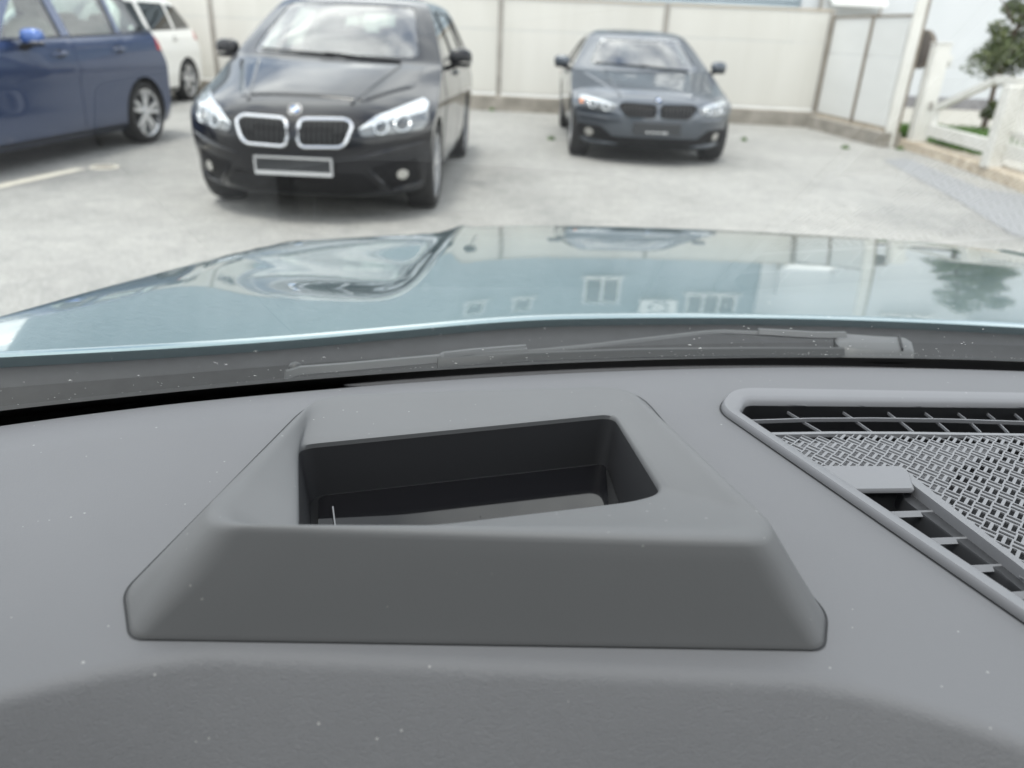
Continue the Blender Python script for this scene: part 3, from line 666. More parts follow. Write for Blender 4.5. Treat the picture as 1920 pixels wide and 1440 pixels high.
    it = round_poly(K['intake'], .03, 4); patch('lower_intake', it, F, M['black_plastic'], root, off=.005, thick=.01, cuts=.06)
    # --- number plate carrier
    x0, x1, z0_, z1_ = K['plate']; yp = S.front_y(0, (z0_+z1_)/2)-.035; pm = MB()
    pm.box(((x0+x1)/2, yp+.02, (z0_+z1_)/2), (x1-x0, .03, z1_-z0_), bev=.006); pl = pm.build('number_plate_carrier', K['plate_mat'], root)
    if K.get('plate_frame'):
        fm = MB(); w = .011
        for (cx, cz, dx, dz) in (((x0+x1)/2, z1_-w/2, x1-x0, w), ((x0+x1)/2, z0_+w, x1-x0, w*2.2), (x0+w/2, (z0_+z1_)/2, w, z1_-z0_-w*3), (x1-w/2, (z0_+z1_)/2, w, z1_-z0_-w*3)): fm.box((cx, yp-.002, cz), (dx, .02, dz))
        fm.build('plate_frame', M['silver'], pl)
    ex, ez, er, et = K['emblem']; roundel(root, (ex, S.front_y(0, ez)-.005, ez), er, et)
    # --- wiper, cabin
    wz, wl = K['screen'][1]-.01, K['screen'][0]
    wi = MB(); wi.tube([F(-.05+(.60)*k/10, wz+.02-.004*k+.0, .02) for k in range(11)], .008, 6); wi.tube([F(-.60+.62*k/10, wz+.03-.002*k, .02) for k in range(11)], .008, 6); wi.build('wiper', M['black_plastic'], root)
    ds = MB(); cy = K['cowl_y']; ds.blob((0, cy+.42, K['screen'][1]-.13), (.70, .42, .13), .5, 20, 10); ds.build('dashboard', M['seat_dark'], root)
    for sx in (-.37, .37):
        st = MB(); sy = cy+1.25
        st.blob((sx, sy, .60), (.24, .27, .12), .5, 14, 8); st.blob((sx, sy+.28, .90), (.23, .10, .36), .55, 14, 10, (-.25, 0, 0)); st.blob((sx, sy+.40, K['screen'][3]-.13), (.13, .055, .095), .6, 12, 8)
        st.build('seat', K.get('seat_mat', M['seat_dark']), root)
    rs = MB(); rs.blob((0, cy+2.35, .62), (.62, .25, .12), .5, 16, 8); rs.blob((0, cy+2.6, .92), (.62, .10, .32), .5, 16, 10, (-.2, 0, 0))
    for sx in (-.38, 0, .38): rs.blob((sx, cy+2.68, 1.22 if S is not SALOON else 1.10), (.12, .05, .08), .6, 10, 8)
    rs.build('rear_seat', K.get('seat_mat', M['seat_dark']), root)
    sw = MB(); sw.tube([(.37+.18*math.cos(2*math.pi*k/24), cy+.86+.06*math.sin(2*math.pi*k/24), K['screen'][1]-.07+.165*math.sin(2*math.pi*k/24)) for k in range(24)], .016, 8, closed=True); sw.box((.37, cy+.85, K['screen'][1]-.07), (.30, .03, .05)); sw.build('steering_wheel', M['black_plastic'], root)
    im = MB(); im.blob((0, S.front_y(0, K['screen'][3]-.06)+.14, K['screen'][3]-.06), (.12, .03, .035), .6, 12, 8); im.build('inside_mirror', M['black_plastic'], root)
    return root

MPV = dict(floor=.42, cowl_y=1.12, screen=(.675, 1.085, .545, 1.462), screen_y=(.9, 2.35), rear_screen=(.58, 1.12, .48, 1.42), rear_screen_y=(3.55, 4.7),
    side_windows=[[(1.72, 1.075), (2.43, 1.09), (2.43, 1.435), (2.20, 1.43)], [(2.52, 1.09), (3.30, 1.11), (3.36, 1.43), (2.52, 1.437)], [(3.39, 1.115), (3.80, 1.14), (3.62, 1.40), (3.45, 1.425)]],
    trim=[(1.62, 1.06), (3.90, 1.115)], doors=[(1.30, 2.43, 2.46, 1.36, .26, 1.045), (2.475, 3.08, 3.42, 2.475, .26, 1.07)],
    bonnet=[(-.44, .30), (.44, .30), (.72, .78), (.74, 1.20), (.0, 1.115), (-.74, 1.20)], bonnet_line=((.36, .24), (.56, 1.12)),
    axles=(.83, 3.50), track=.775, wheel_r=.325, tyre_w=.215,
    kidney=[(.036, .54), (.040, .715), (.35, .722), (.398, .69), (.345, .548)], kidney_r=.055, kidney_rim=.0135, kidney_mat=M['chrome'],
    headlight=[(.455, .615), (.43, .655), (.55, .745), (.80, .835), (.845, .80), (.865, .70), (.83, .645)],
    brow=[(.43, .66), (.54, .745), (.80, .835), (.845, .805), (.84, .755), (.66, .725)], projectors=[(.575, .672, .042), (.705, .69, .047)],
    fog_pocket=[(.50, .40), (.80, .46), (.815, .28), (.60, .245)], fog=(.70, .345, .036), bumper_lines=[((.40, .47), (.84, .56)), ((.48, .40), (.62, .22)), ((.60, .225), (.83, .27))],
    intake=[(-.46, .36), (.46, .36), (.56, .24), (.40, .205), (-.40, .205), (-.56, .24)], plate=(-.27, .265, .355, .475), plate_mat=M['plate_dark'], plate_frame=True,
    emblem=(0, .765, .043, -.75), mirror=(.985, 1.62, 1.09), tail=[(4.22, .95), (4.02, .99), (4.05, 1.10), (4.20, 1.08)])
# ------------------------------------------------------------------ the parked cars
K = dict(MPV, paint=M['black_paint'], side_glass=[M['glass'], M['glass'], M['glass']], mirror_mat=M['black_paint'], mirror_light=True, trim_mat=M['black_plastic'], seat_mat=M['seat_dark'])
make_car(thing('black_car', 'glossy black compact people carrier with chrome twin grille and empty plate frame', 'car', (-1.555, 5.25, 0), -.01), MPV_SHORT, K)
LONG = dict(MPV, floor=.42, screen=(.675, 1.095, .555, 1.51), screen_y=(.9, 2.4), rear_screen=(.58, 1.15, .48, 1.46), rear_screen_y=(3.75, 4.9),
    side_windows=[[(1.70, 1.085), (2.50, 1.10), (2.50, 1.485), (2.20, 1.48)], [(2.62, 1.10), (3.36, 1.12), (3.40, 1.485), (2.62, 1.488)], [(3.44, 1.125), (4.05, 1.15), (3.86, 1.44), (3.48, 1.48)]],
    trim=[(1.62, 1.07), (4.15, 1.135)], doors=[(1.32, 2.53, 2.56, 1.38, .26, 1.055), (2.575, 3.16, 3.48, 2.575, .26, 1.08)], axles=(.86, 3.64), track=.775,
    bonnet=[(-.44, .32), (.44, .32), (.72, .80), (.74, 1.18), (.0, 1.10), (-.74, 1.18)], bonnet_line=((.36, .26), (.56, 1.06)), tail=[(4.32, .92), (4.00, .96), (4.04, 1.10), (4.28, 1.12)], spokes=10, mirror=(1.0, 1.90, 1.10))
K = dict(LONG, paint=M['blue_paint'], side_glass=[M['glass']]*3, mirror_mat=M['mirror_blue'], mirror_light=True, trim_mat=M['black_plastic'], seat_mat=M['seat_beige'])
make_car(thing('blue_car', 'dark blue long people carrier seen from the side at the left edge', 'car', (-5.465, 5.24, 0), -.11), MPV_LONG, K)
K = dict(LONG, paint=M['white_paint'], side_glass=[M['glass'], M['glass_dark'], M['glass_dark']], rear_glass=M['glass_dark'], mirror_light=True, trim_mat=M['black_plastic'])
make_car(thing('white_car', 'white long people carrier with dark rear glass behind the blue car', 'car', (-6.80, 10.1, 0), -.05), MPV_LONG, K)
K = dict(floor=.36, cowl_y=1.36, paint=M['grey_paint'], screen=(.665, .975, .50, 1.262), screen_y=(1.1, 2.6), rear_screen=(.55, 1.0, .45, 1.22), rear_screen_y=(3.3, 4.5),
    side_windows=[[(1.98, .965), (2.62, .975), (2.62, 1.265), (2.42, 1.26)], [(2.71, .975), (3.44, .99), (3.22, 1.22), (2.90, 1.262), (2.71, 1.266)]], side_glass=[M['glass']]*2,
    trim=[(1.88, .95), (3.60, .985)], doors=[(1.52, 2.63, 2.66, 1.58, .24, .94), (2.675, 3.22, 3.52, 2.675, .24, .965)],
    bonnet=[(-.42, .24), (.42, .24), (.70, .72), (.76, 1.40), (0, 1.34), (-.76, 1.40)], bonnet_line=((.40, .24), (.50, 1.30)),
    axles=(.78, 3.59), track=.785, wheel_r=.325, tyre_w=.22, spokes=10, kidney=[(.030, .52), (.022, .642), (.37, .652), (.43, .625), (.34, .52)], kidney_r=.045, kidney_rim=.009, kidney_mat=M['black_plastic'],
    headlight=[(.455, .575), (.44, .615), (.55, .65), (.80, .695), (.845, .67), (.85, .60), (.80, .565), (.60, .55)], brow=[(.44, .618), (.55, .652), (.79, .697), (.845, .675), (.82, .655), (.60, .632)], projectors=[(.56, .598, .034), (.70, .612, .036)],
    amber=(-1, [(.79, .645), (.83, .655), (.835, .62), (.80, .61)]), fog_pocket=[(.47, .30), (.60, .395), (.83, .40), (.845, .27), (.62, .235)], fog=(.715, .318, .045), bumper_lines=[((.40, .485), (.86, .50)), ((.40, .215), (.84, .225))],
    intake=[(-.50, .30), (.50, .30), (.62, .22), (.50, .175), (-.50, .175), (-.62, .22)], plate=(-.26, .26, .345, .465), plate_mat=M['plate_dark'], emblem=(0, .685, .041, -.9), mirror=(1.0, 1.80, .99), tail=[(4.55, .72), (4.30, .74), (4.33, .86), (4.52, .85)], seat_mat=M['seat_dark'], trim_mat=M['black_plastic'])
gc = make_car(thing('dark_grey_car', 'dark grey low saloon with black twin grille parked against the fence', 'car', (1.455, 8.57, 0), .0), SALOON, K)
# pale mark left at the foot of the empty plate carrier, and the windscreen sticker
pc = next(o for o in gc.children if o.name.startswith('number_plate_carrier'))
b = MB(); yq = SALOON.front_y(0, .4)-.035
for x in (-.10, -.045, .01, .065, .10): b.box((x, yq+.003, .368), (.034, .006, .016))
b.build('plate_lettering', M['silver'], pc, False)
p = (-.475, 1.235); b = MB(); b.blob((p[0], SALOON.front_y(*p)-.004, p[1]), (.035, .012, .028), .8, 12, 8); b.build('windscreen_sticker', M['roundel_white'], gc)
# ------------------------------------------------------------------ the car the picture is taken from
XC = .48
own = thing('teal_car', 'pale teal car whose bonnet and grey dashboard fill the foreground', 'car', (XC, 0, 0)); OFF = Vector((-XC, 0, 0))
def adopt(o, p=None):
    """parent a mesh built in world coordinates to the car (or to a part of it)"""
    if p is None: o.parent = own; o.location = OFF
    else: o.parent = p
    return o
sm = lambda a, b, t: (lambda u: u*u*(3-2*u))(max(0, min(1, (t-a)/(b-a))))
yb = lambda x: .892-.245*(x-.52)**2-.12*sm(.06, -.50, XC-abs(x-XC))                 # rear edge of the bonnet
yd = lambda x: .636-.24*(x-.5)**2                   # rear edge of the dashboard
def glass_y(x, z): return .518+(1.102-z)/.4986-.24*((x-.5)**2-.1156)-.10*(z-1.102)**2
sm = lambda a, b, t: (lambda u: u*u*(3-2*u))(max(0, min(1, (t-a)/(b-a))))

# --- bonnet
XE = interp([(.3, -.58), (.76, -.565), (1.03, -.555), (1.26, -.53), (1.47, -.50), (1.6, -.46), (1.8, -.38)])
def bonnet_z(x, y):
    q = y-.89; z = 1.0-.065*q-.05*q*q
    z -= .018*((x-XC)/.9)**2*sm(.7, 1.7, y)
    u = XC-abs(x-XC)                                # mirror about the car's middle: left half only
    xe = -.448
    z -= .021*sm(.86, 1.12, y)*(1-.65*sm(1.25, 1.55, y))*sm(-.135, -.185, u)*max(0, min(1, (u+.45)/.255))     # hollow left of the raised middle
    z += .006*sm(.80, 1.3, y)*math.exp(-((u+.128)/.016)**2)                   # sharp ridge
    z += .007*math.exp(-((u+.44)/.09)**2)*sm(.60, .95, y)*(1-sm(1.15, 1.6, y)*.8)         # wing crest
    z += sm(.06, -.50, u)*(.029-.050*math.tanh((y-.62)/.40))
    xe = XE(y)+.05
    if u < xe: z -= 6.5*(xe-u)**1.7
    return z
def yfr(x): u = (x-XC)/1.0; return 1.74-.20*u*u-.16*min(1.2, abs(u))**6
xs = [XC+s for s in (-1.16+2.32*k/180 for k in range(181))]
rows = []
for x in xs:
    y0, y1 = yb(x), yfr(x); r = [(x, y0+.012, bonnet_z(x, y0)-.03), (x, y0, bonnet_z(x, y0)-.004), (x, y0-.0004, bonnet_z(x, y0)-.0012)]
    for k in range(61):
        y = y0+.004+(y1-y0-.004)*(k/60); r.append((x, y, bonnet_z(x, y)))
    zf = r[-1][2]; sl = (r[-1][2]-r[-2][2])/(r[-1][1]-r[-2][1])
    for a in (.25, .5, .75, 1.0): r.append((x, y1+.022*math.sin(a*math.pi/2), zf+sl*.015*a-.07*(1-math.cos(a*math.pi/2))))
    rows.append(r)
n = len(rows[0]); v = [p for r in rows for p in r]; f = [(i*n+j, (i+1)*n+j, (i+1)*n+j+1, i*n+j+1) for i in range(len(rows)-1) for j in range(n-1)]
def mat_own_paint():
    m = M['teal_paint']; nn, l, b = nodes(m); t = nn.new('ShaderNodeTexCoord'); z = nn.new('ShaderNodeTexNoise'); z.inputs['Scale'].default_value = 120; z.inputs['Detail'].default_value = 2
    bp = nn.new('ShaderNodeBump'); bp.inputs['Strength'].default_value = .035; bp.inputs['Distance'].default_value = .001; l(t.outputs['Object'], z.inputs['Vector']); l(z.outputs['Fac'], bp.inputs['Height']); l(bp.outputs[0], b.inputs['Coat Normal'])
mat_own_paint()
adopt(pydata('bonnet', v, f, M['teal_paint'], None, True, 60))
# --- front, wings, doors below the glass (outside the view, seen only from a step aside)
b = MB(); rings = []
for z, e in ((.84, -.02), (.80, .0), (.70, .02), (.55, .02), (.35, -.01), (.25, -.06)):
    rings.append([(XC+s*(1.0+e), y, z) for s, y in ((-1, .35), (-1, .9), (-1, 1.15))] + [(XC+1.0*a*(1+e), yfr(XC+1.0*a)+.02+e, min(z, bonnet_z(XC+1.0*a, yfr(XC+1.0*a))-.06) if z > .78 else z) for a in (-.96, -.7, -.35, 0, .35, .7, .96)] + [(XC+s*(1.0+e), y, z) for s, y in ((1, 1.15), (1, .9), (1, .35))])
b.loft(rings, caps=False)
# open loft: drop the faces that close the loop behind the wheels
b.f = [q for q in b.f if not any((i % 13) in (12,) and (j % 13) == 0 for i, j in zip(q, q[1:]+q[:1])) and not any((i % 13) == 0 and (j % 13) == 12 for i, j in zip(q, q[1:]+q[:1]))]
adopt(b.build('front_wings', M['teal_paint'], None))
for s in (-1, 1):
    b = MB(); b.box((XC+s*.99, -.62, .63), (.05, 1.92, .76), bev=.02); d = adopt(b.build('door', M['teal_paint'], None))
    b = MB(); b.box((XC+s*.95, -.62, .66), (.028, 1.90, .66), bev=.01); b.build('door_lining', M['seat_dark'], d)
    b = MB(); b.add([(XC+s*.97, .30, 1.012), (XC+s*.97, -1.55, 1.012), (XC+s*.80, -1.40, 1.42), (XC+s*.80, -.22, 1.42)], [(0, 1, 2, 3)]); adopt(b.build('side_window', M['cabin_glass'], None, False))
    b = MB(); b.beam((XC+s*.985, .42, 1.0), (XC+s*.78, -.20, 1.44), .06, .07); adopt(b.build('windscreen_pillar', M['seat_dark'], None, False))
    b = MB(); b.beam((XC+s*.985, -1.66, .98), (XC+s*.78, -1.48, 1.44), .22, .05, (1, 0, 0)); adopt(b.build('rear_pillar', M['seat_dark'], None, False))
    w = make_wheel(own, (s*.87, 1.02, .335), .335, .22, s, 10, True)
    w = make_wheel(own, (s*.87, -1.67, .335), .335, .22, s, 10, True)
M['liner'] = principled('head liner', (.05, .05, .05), .95)
b = MB(); b.loft([[(XC-.80, y, z), (XC-.3, y, z+.02), (XC+.3, y, z+.02), (XC+.80, y, z), (XC+.80, y, z+.05), (XC, y, z+.09), (XC-.80, y, z+.05)] for y, z in ((-.05, 1.402), (-.16, 1.440), (-.5, 1.475), (-1.2, 1.485), (-2.0, 1.44))]); adopt(b.build('roof', M['liner'], None))  # unseen roof, front edge drawn forward to block the sky overhead
b = MB(); b.box((XC, -.95, .32), (1.9, 2.9, .05)); adopt(b.build('floor', M['seat_dark'], None, False))
b = MB(); b.box((XC, -2.2, .70), (1.9, .08, .75)); b.box((XC, -2.13, 1.26), (1.66, .05, .38)); adopt(b.build('tailgate', M['seat_dark'], None, False))  # unseen, closed right up so no light enters from behind
for sx in (XC-.42, XC+.42):
    b = MB(); b.blob((sx, -.62, .62), (.25, .27, .11), .5, 16, 8); b.blob((sx, -.95, .92), (.25, .10, .36), .55, 16, 10, (.2, 0, 0)); b.blob((sx, -1.04, 1.33), (.13, .05, .09), .6, 12, 8); adopt(b.build('seat', M['seat_dark'], None))

# --- dashboard
def speckled(name, col, rough, grain=0, pad=False, dust=.26):
    m = principled(name, col, rough, spec=.35); nn, l, b = nodes(m); t = nn.new('ShaderNodeTexCoord'); src = t.outputs['Object']
    vo = nn.new('ShaderNodeTexVoronoi'); vo.inputs['Scale'].default_value = 190; l(src, vo.inputs['Vector'])
    lt = nn.new('ShaderNodeMath'); lt.operation = 'LESS_THAN'; sc = nn.new('ShaderNodeSeparateColor'); l(vo.outputs['Color'], sc.inputs[0])
    a = nn.new('ShaderNodeMath'); a.operation = 'MULTIPLY_ADD'; l(sc.outputs[0], a.inputs[0]); a.inputs[1].default_value = 1.3; a.inputs[2].default_value = -1.15   # only a few cells carry a speck
    l(vo.outputs['Distance'], lt.inputs[0]); l(a.outputs[0], lt.inputs[1])
    mu = nn.new('ShaderNodeMath'); mu.operation = 'MULTIPLY'; l(lt.outputs[0], mu.inputs[0]); mu.inputs[1].default_value = dust
    z = nn.new('ShaderNodeTexNoise'); z.inputs['Scale'].default_value = 7; z.inputs['Detail'].default_value = 5; l(src, z.inputs['Vector'])
    r = nn.new('ShaderNodeValToRGB'); r.color_ramp.elements[0].position = .3; r.color_ramp.elements[1].position = .7
    r.color_ramp.elements[0].color = (*[c*.965 for c in col], 1); r.color_ramp.elements[1].color = (*[c*1.035 for c in col], 1); l(z.outputs['Fac'], r.inputs['Fac'])
    mx = nn.new('ShaderNodeMixRGB'); l(mu.outputs[0], mx.inputs['Fac']); l(r.outputs['Color'], mx.inputs['Color1']); mx.inputs['Color2'].default_value = (.62, .62, .60, 1); l(mx.outputs[0], b.inputs['Base Color'])
    if grain:
        g1 = nn.new('ShaderNodeTexNoise'); g1.inputs['Scale'].default_value = 900; g1.inputs['Detail'].default_value = 2; l(src, g1.inputs['Vector'])
        bp = nn.new('ShaderNodeBump'); bp.inputs['Strength'].default_value = grain; bp.inputs['Distance'].default_value = .0004; l(g1.outputs['Fac'], bp.inputs['Height']); last = bp
        if pad:                                     # leather grain on the padded front roll
            mp = nn.new('ShaderNodeMapping'); mp.inputs['Scale'].default_value = (1, 2.1, 2.1); l(src, mp.inputs['Vector'])
            nz_ = nn.new('ShaderNodeTexNoise'); nz_.inputs['Scale'].default_value = 110; nz_.inputs['Detail'].default_value = 2; l(mp.outputs[0], nz_.inputs['Vector'])
            va = nn.new('ShaderNodeMixRGB'); va.inputs['Fac'].default_value = .045; l(mp.outputs[0], va.inputs['Color1']); l(nz_.outputs['Color'], va.inputs['Color2'])
            v2 = nn.new('ShaderNodeTexNoise'); v2.inputs['Scale'].default_value = 230; v2.inputs['Detail'].default_value = 3; v2.inputs['Distortion'].default_value = 1.2; l(va.outputs[0], v2.inputs['Vector'])
            rr = nn.new('ShaderNodeValToRGB'); rr.color_ramp.elements[0].position = .40; rr.color_ramp.elements[1].position = .52; l(v2.outputs['Fac'], rr.inputs['Fac'])
            ge = nn.new('ShaderNodeNewGeometry'); sx = nn.new('ShaderNodeSeparateXYZ'); l(ge.outputs['True Normal'], sx.inputs[0]); mr = nn.new('ShaderNodeMapRange'); mr.inputs['From Min'].default_value = .99; mr.inputs['From Max'].default_value = .80; l(sx.outputs['Z'], mr.inputs['Value'])
            m2 = nn.new('ShaderNodeMath'); m2.operation = 'MULTIPLY'; l(mr.outputs[0], m2.inputs[0]); m2.inputs[1].default_value = .38
            b2 = nn.new('ShaderNodeBump'); b2.inputs['Distance'].default_value = .0006; l(m2.outputs[0], b2.inputs['Strength']); l(rr.outputs['Color'], b2.inputs['Height']); l(bp.outputs[0], b2.inputs['Normal']); last = b2
        l(last.outputs[0], b.inputs['Normal'])
    return m
M['dash'] = speckled('dashboard skin', (.124, .1265, .135), .62, .4, True)
M['hud'] = speckled('display hood skin', (.114, .117, .122), .60, .15)
M['vent_frame'] = speckled('vent frame', (.150, .153, .164), .42, .12)
M['grille'] = speckled('loudspeaker grille', (.165, .168, .179), .48, .10, dust=.3)
M['deep_black'] = principled('deep black', (.004, .0045, .006), .6)
M['outlet_shade'] = principled('shaded outlet wall', (.03, .031, .034), .4)  # inner side of the outlet bar, shade put into its colour
M['screen'] = principled('display glass', (.004, .004, .005), .05, 0, 0, spec=.34)

xl = (-.195, .20)
def edge_y(x):
    u = max(0, abs(x-.005)-.13); return max(.02, .247-1.15*u**1.5-.9*max(0, u-.3))
def dash_z(x, y):
    s = yd(x)-y
    z = 1.05 - .005*(1-sm(0, .06, s)) + .006*math.exp(-((s-.07)/.05)**2)*0
    z -= .05*max(0, -.24-x)**1.5
    return z
HUD = dict(base=[(-.170, .257), (.153, .269), (.1635, .294), (.100, .552), (-.150, .510), (-.188, .288)],
           open=[tuple(onz(578, 1030, 1.094).to_2d()+Vector((0, .006))), tuple(onz(1190, 938, 1.0735).to_2d()), (.0905, .367), (.0753, .486), (-.1375, .420), tuple(onz(553, 1024, 1.093).to_2d()+Vector((0, .006)))])
pz = lambda px, py, z=1.052: onz(px, py, z).to_2d()
mir = lambda p: Vector((2*XC-p[0]-.02, p[1]))
FO = [Vector((.1600, .517)), Vector((.178, .550)), Vector((.49, .570))]; FO += [mir(FO[1]), mir(FO[0]), mir((.278, .262)), Vector((.278, .262))]
FI = [pz(1388, 775), pz(1400, 754), Vector((.49, .5545))]; FI += [mir(FI[1]), mir(FI[0]), mir((.288, .272)), Vector((.288, .272))]
def shrink(poly, d):
    c = sum((Vector(p[:2]) for p in poly), Vector((0, 0)))/len(poly); return [Vector(p[:2])+(c-Vector(p[:2])).normalized()*d for p in poly]
hole1, hole2 = shrink(HUD['open'], -.012), shrink(FI, -.004)
nx = 330; xs = [-.62+2.24*k/nx for k in range(nx+1)]; rows = []
for x in xs:
    y1, y0 = yd(x), edge_y(x); ztop = dash_z(x, y0+.02); r = [(x, y1+.004, dash_z(x, y1)-.03), (x, y1+.003, dash_z(x, y1)-.006)]
    for k in range(71):
        y = y1-(y1-y0-.010)*k/70; r.append((x, y, dash_z(x, y)))
    rad = .014
    for a in range(1, 11):
        t = math.radians(50)*a/10; r.append((x, y0+.010-rad*math.sin(t), ztop-rad*(1-math.cos(t))))
    q = r[-1]; d = (-math.cos(math.radians(50)), -math.sin(math.radians(50)))
    for k in range(1, 9): r.append((x, q[1]+d[0]*.012*k, q[2]+d[1]*.012*k))
    q = r[-1]; r += [(x, q[1]+.02, q[2]-.02), (x, q[1]+.10, q[2]-.04), (x, q[1]+.12, q[2]-.30)]
    rows.append(r)
n = len(rows[0]); v = [p for r in rows for p in r]; f = []
for i in range(nx):
    for j in range(n-1):
        q = (i*n+j, i*n+j+1, (i+1)*n+j+1, (i+1)*n+j)
        if 2 <= j < 74:
            c = [(v[q[0]][0]+v[q[2]][0])/2, (v[q[0]][1]+v[q[2]][1])/2]
            if inside(c, hole1) or inside(c, hole2): continue
        f.append(q)
dash = adopt(pydata('dashboard', v, f, M['dash'], None, True, 60))

# --- head-up display hood: closed rings lofted from the foot over the lip into the opening
def ring6(pts, rad, n=7):
    q = round_poly([Vector(p) for p in pts], rad, n); out = []; m = n+1
    for i in range(len(pts)):                       # corner arc, then points along the edge to the next corner
        a = q[i*m:(i+1)*m]; b_ = q[((i+1) % len(pts))*m]; out += a + [a[-1].lerp(b_, k/9) for k in range(1, 9)]
    return out
def lift(poly, z): return [(p[0], p[1], (z[i] if isinstance(z, (list, tuple)) else z)) for i, p in enumerate(poly)]
base = HUD['base']; lip = [(-.129, .2735, 1.1065), (.117, .2815, 1.1065), (.1285, .302, 1.1005), (.092, .545, 1.0548), (-.1455, .505, 1.0548), (-.1425, .298, 1.0995)]
opn = lift(HUD['open'], [1.094, 1.0735, 1.0715, 1.0605, 1.0615, 1.093])
mid = lambda A, B, t, dz=0: [tuple(Vector(a)*(1-t)+Vector(b)*t+Vector((0, 0, dz))) for a, b in zip(A, B)]
R_out = [.007, .007, .008, .036, .036, .008]; R_lip = [.022, .018, .018, .030, .030, .022]; R_in = [.006, .03, .012, .012, .012, .006]
b0 = lift(base, 1.046); b1 = lift(base, 1.0505); bi = [tuple(Vector((p[0], p[1], 1.053))*.985+Vector((-.0005, .0055, 1.053*.015))) for p in base]
rings = [ring6(b0, R_out), ring6(b1, R_out)]
for t in (.05, .15, .3, .45, .6, .75, .88): rings.append(ring6(mid(b1, lip, t), [a*(1-t)+c*t for a, c in zip(R_out, R_lip)]))
def arc(A, L_, B, t):    # quadratic over the lip
    return [tuple((1-t)**2*Vector(a)+2*t*(1-t)*Vector(l)+t*t*Vector(c)) for a, l, c in zip(A, L_, B)]
p1 = mid(b1, lip, .88); p2 = mid(lip, opn, .28)
for t in (.15, .3, .45, .6, .75, .9, 1.0): rings.append(ring6(arc(p1, [tuple(Vector(l)+Vector((0, 0, .0015))) for l in lip], p2, t), R_lip))
for t in (.5, .7, .86): rings.append(ring6(mid(lip, opn, t), [a*(1-t)+c*t for a, c in zip(R_lip, R_in)]))
o1 = lift([p[:2] for p in opn], [p[2]-.0008 for p in opn]); rings.append(ring6(mid(lip, opn, .96), R_in)); rings.append(ring6(o1, R_in))
o2 = [tuple(Vector(p)+Vector((0, 0, -.004))) for p in opn]; rings.append(ring6(o2, R_in))
hudrings = rings; rings = [ring6(o2, R_in)]
zb = [1.020, 1.010, 1.010, 1.0165, 1.0185, 1.020]; ob = lift(shrink(HUD['open'], .006), zb)
for t in (.3, .6, .95): rings.append(ring6(mid(o2, ob, t), R_in))
b = MB(); b.loft(hudrings, caps=False); hud = adopt(b.build('display_hood', M['hud'], None, True, 70))
M['well'] = principled('shaded hood skin', (.016, .0165, .019), .55)  # hood skin with the recess shade put into its colour
b = MB(); b.loft(rings, caps=False); b.build('hood_well', M['well'], hud, True, 50)
sb_ = [tuple(Vector(p)*1.0) for p in base]; cb = sum((Vector(p) for p in base), Vector((0, 0)))/6
sm_o = [(p[0]+(p[0]-cb.x)*.006, p[1]+(p[1]-cb.y)*.006, 1.0507) for p in base]; b = MB(); b.loft([ring6(sm_o, R_out), ring6([(p[0], p[1], 1.0507) for p in base], R_out)], caps=False); b.build('hood_seam', M['deep_black'], hud, False)
# screen well
wl_ = lift(shrink(HUD['open'], -.003), [z+.004 for z in zb]); b = MB(); b.loft([ring6(wl_, R_in), ring6([tuple(Vector(p)+Vector((0, 0, -.02))) for p in wl_], R_in)]); b.build('screen_frame', M['deep_black'], hud)
fr = [pz(612, 946, 1.037), pz(1150, 888, 1.022), pz(1172, 905, 1.020)]
sp = [(-.098, .306, 1.0270), (.066, .366, 1.0165), (.071, .470, 1.0235), (-.124, .410, 1.0255)]
b = MB(); q = round_poly(sp, .006, 4); b.loft([q, [p+Vector((0, 0, .003)) for p in q]]); b.build('display_screen', M['screen'], hud, True, 30)
b = MB(); b.beam(Vector((*pz(624, 950, 1.033), 1.033)), Vector((*pz(629, 990, 1.030), 1.030)), .0009, .0009); b.build('screen_frame_glint', M['vent_frame'], hud, False)  # thin pale bar added as the highlight on the screen frame

# --- vent and loudspeaker panel
def ring7(P, z, r): return round_poly([Vector((p[0], p[1], z)) for p in P], r, 6)
RO = [.014, .018, .05, .018, .014, .01, .01]; RI = [.004, .006, .05, .006, .004, .008, .008]
O1 = shrink(FO, .0018); I0 = FI
b = MB(); b.loft([ring7(FO, 1.046, RO), ring7(FO, 1.0515, RO), ring7(shrink(FO, .0006), 1.0545, RO), ring7(O1, 1.0558, RO), ring7([a*.35+c*.65 for a, c in zip(O1, I0)], 1.0552, RI), ring7([a*.15+c*.85 for a, c in zip(O1, I0)], 1.0540, RI), ring7([a*.05+c*.95 for a, c in zip(O1, I0)], 1.0525, RI), ring7(I0, 1.049, RI)], caps=False)
vf = adopt(b.build('vent_frame', M['vent_frame'], None, True, 50))
fo2 = shrink(FO, -.0013); b = MB(); b.loft([ring7(fo2, 1.0506, RO), ring7(FO, 1.0506, RO)], caps=False); b.build('frame_seam', M['deep_black'], vf, False)
b = MB(); b.loft([ring7(I0, 1.0488, RI), ring7(I0, .99, RI)], caps=False); b.prism([tuple(p) for p in shrink(FI, -.006)], .985, .990); b.build('vent_cavity', M['deep_black'], vf, False)
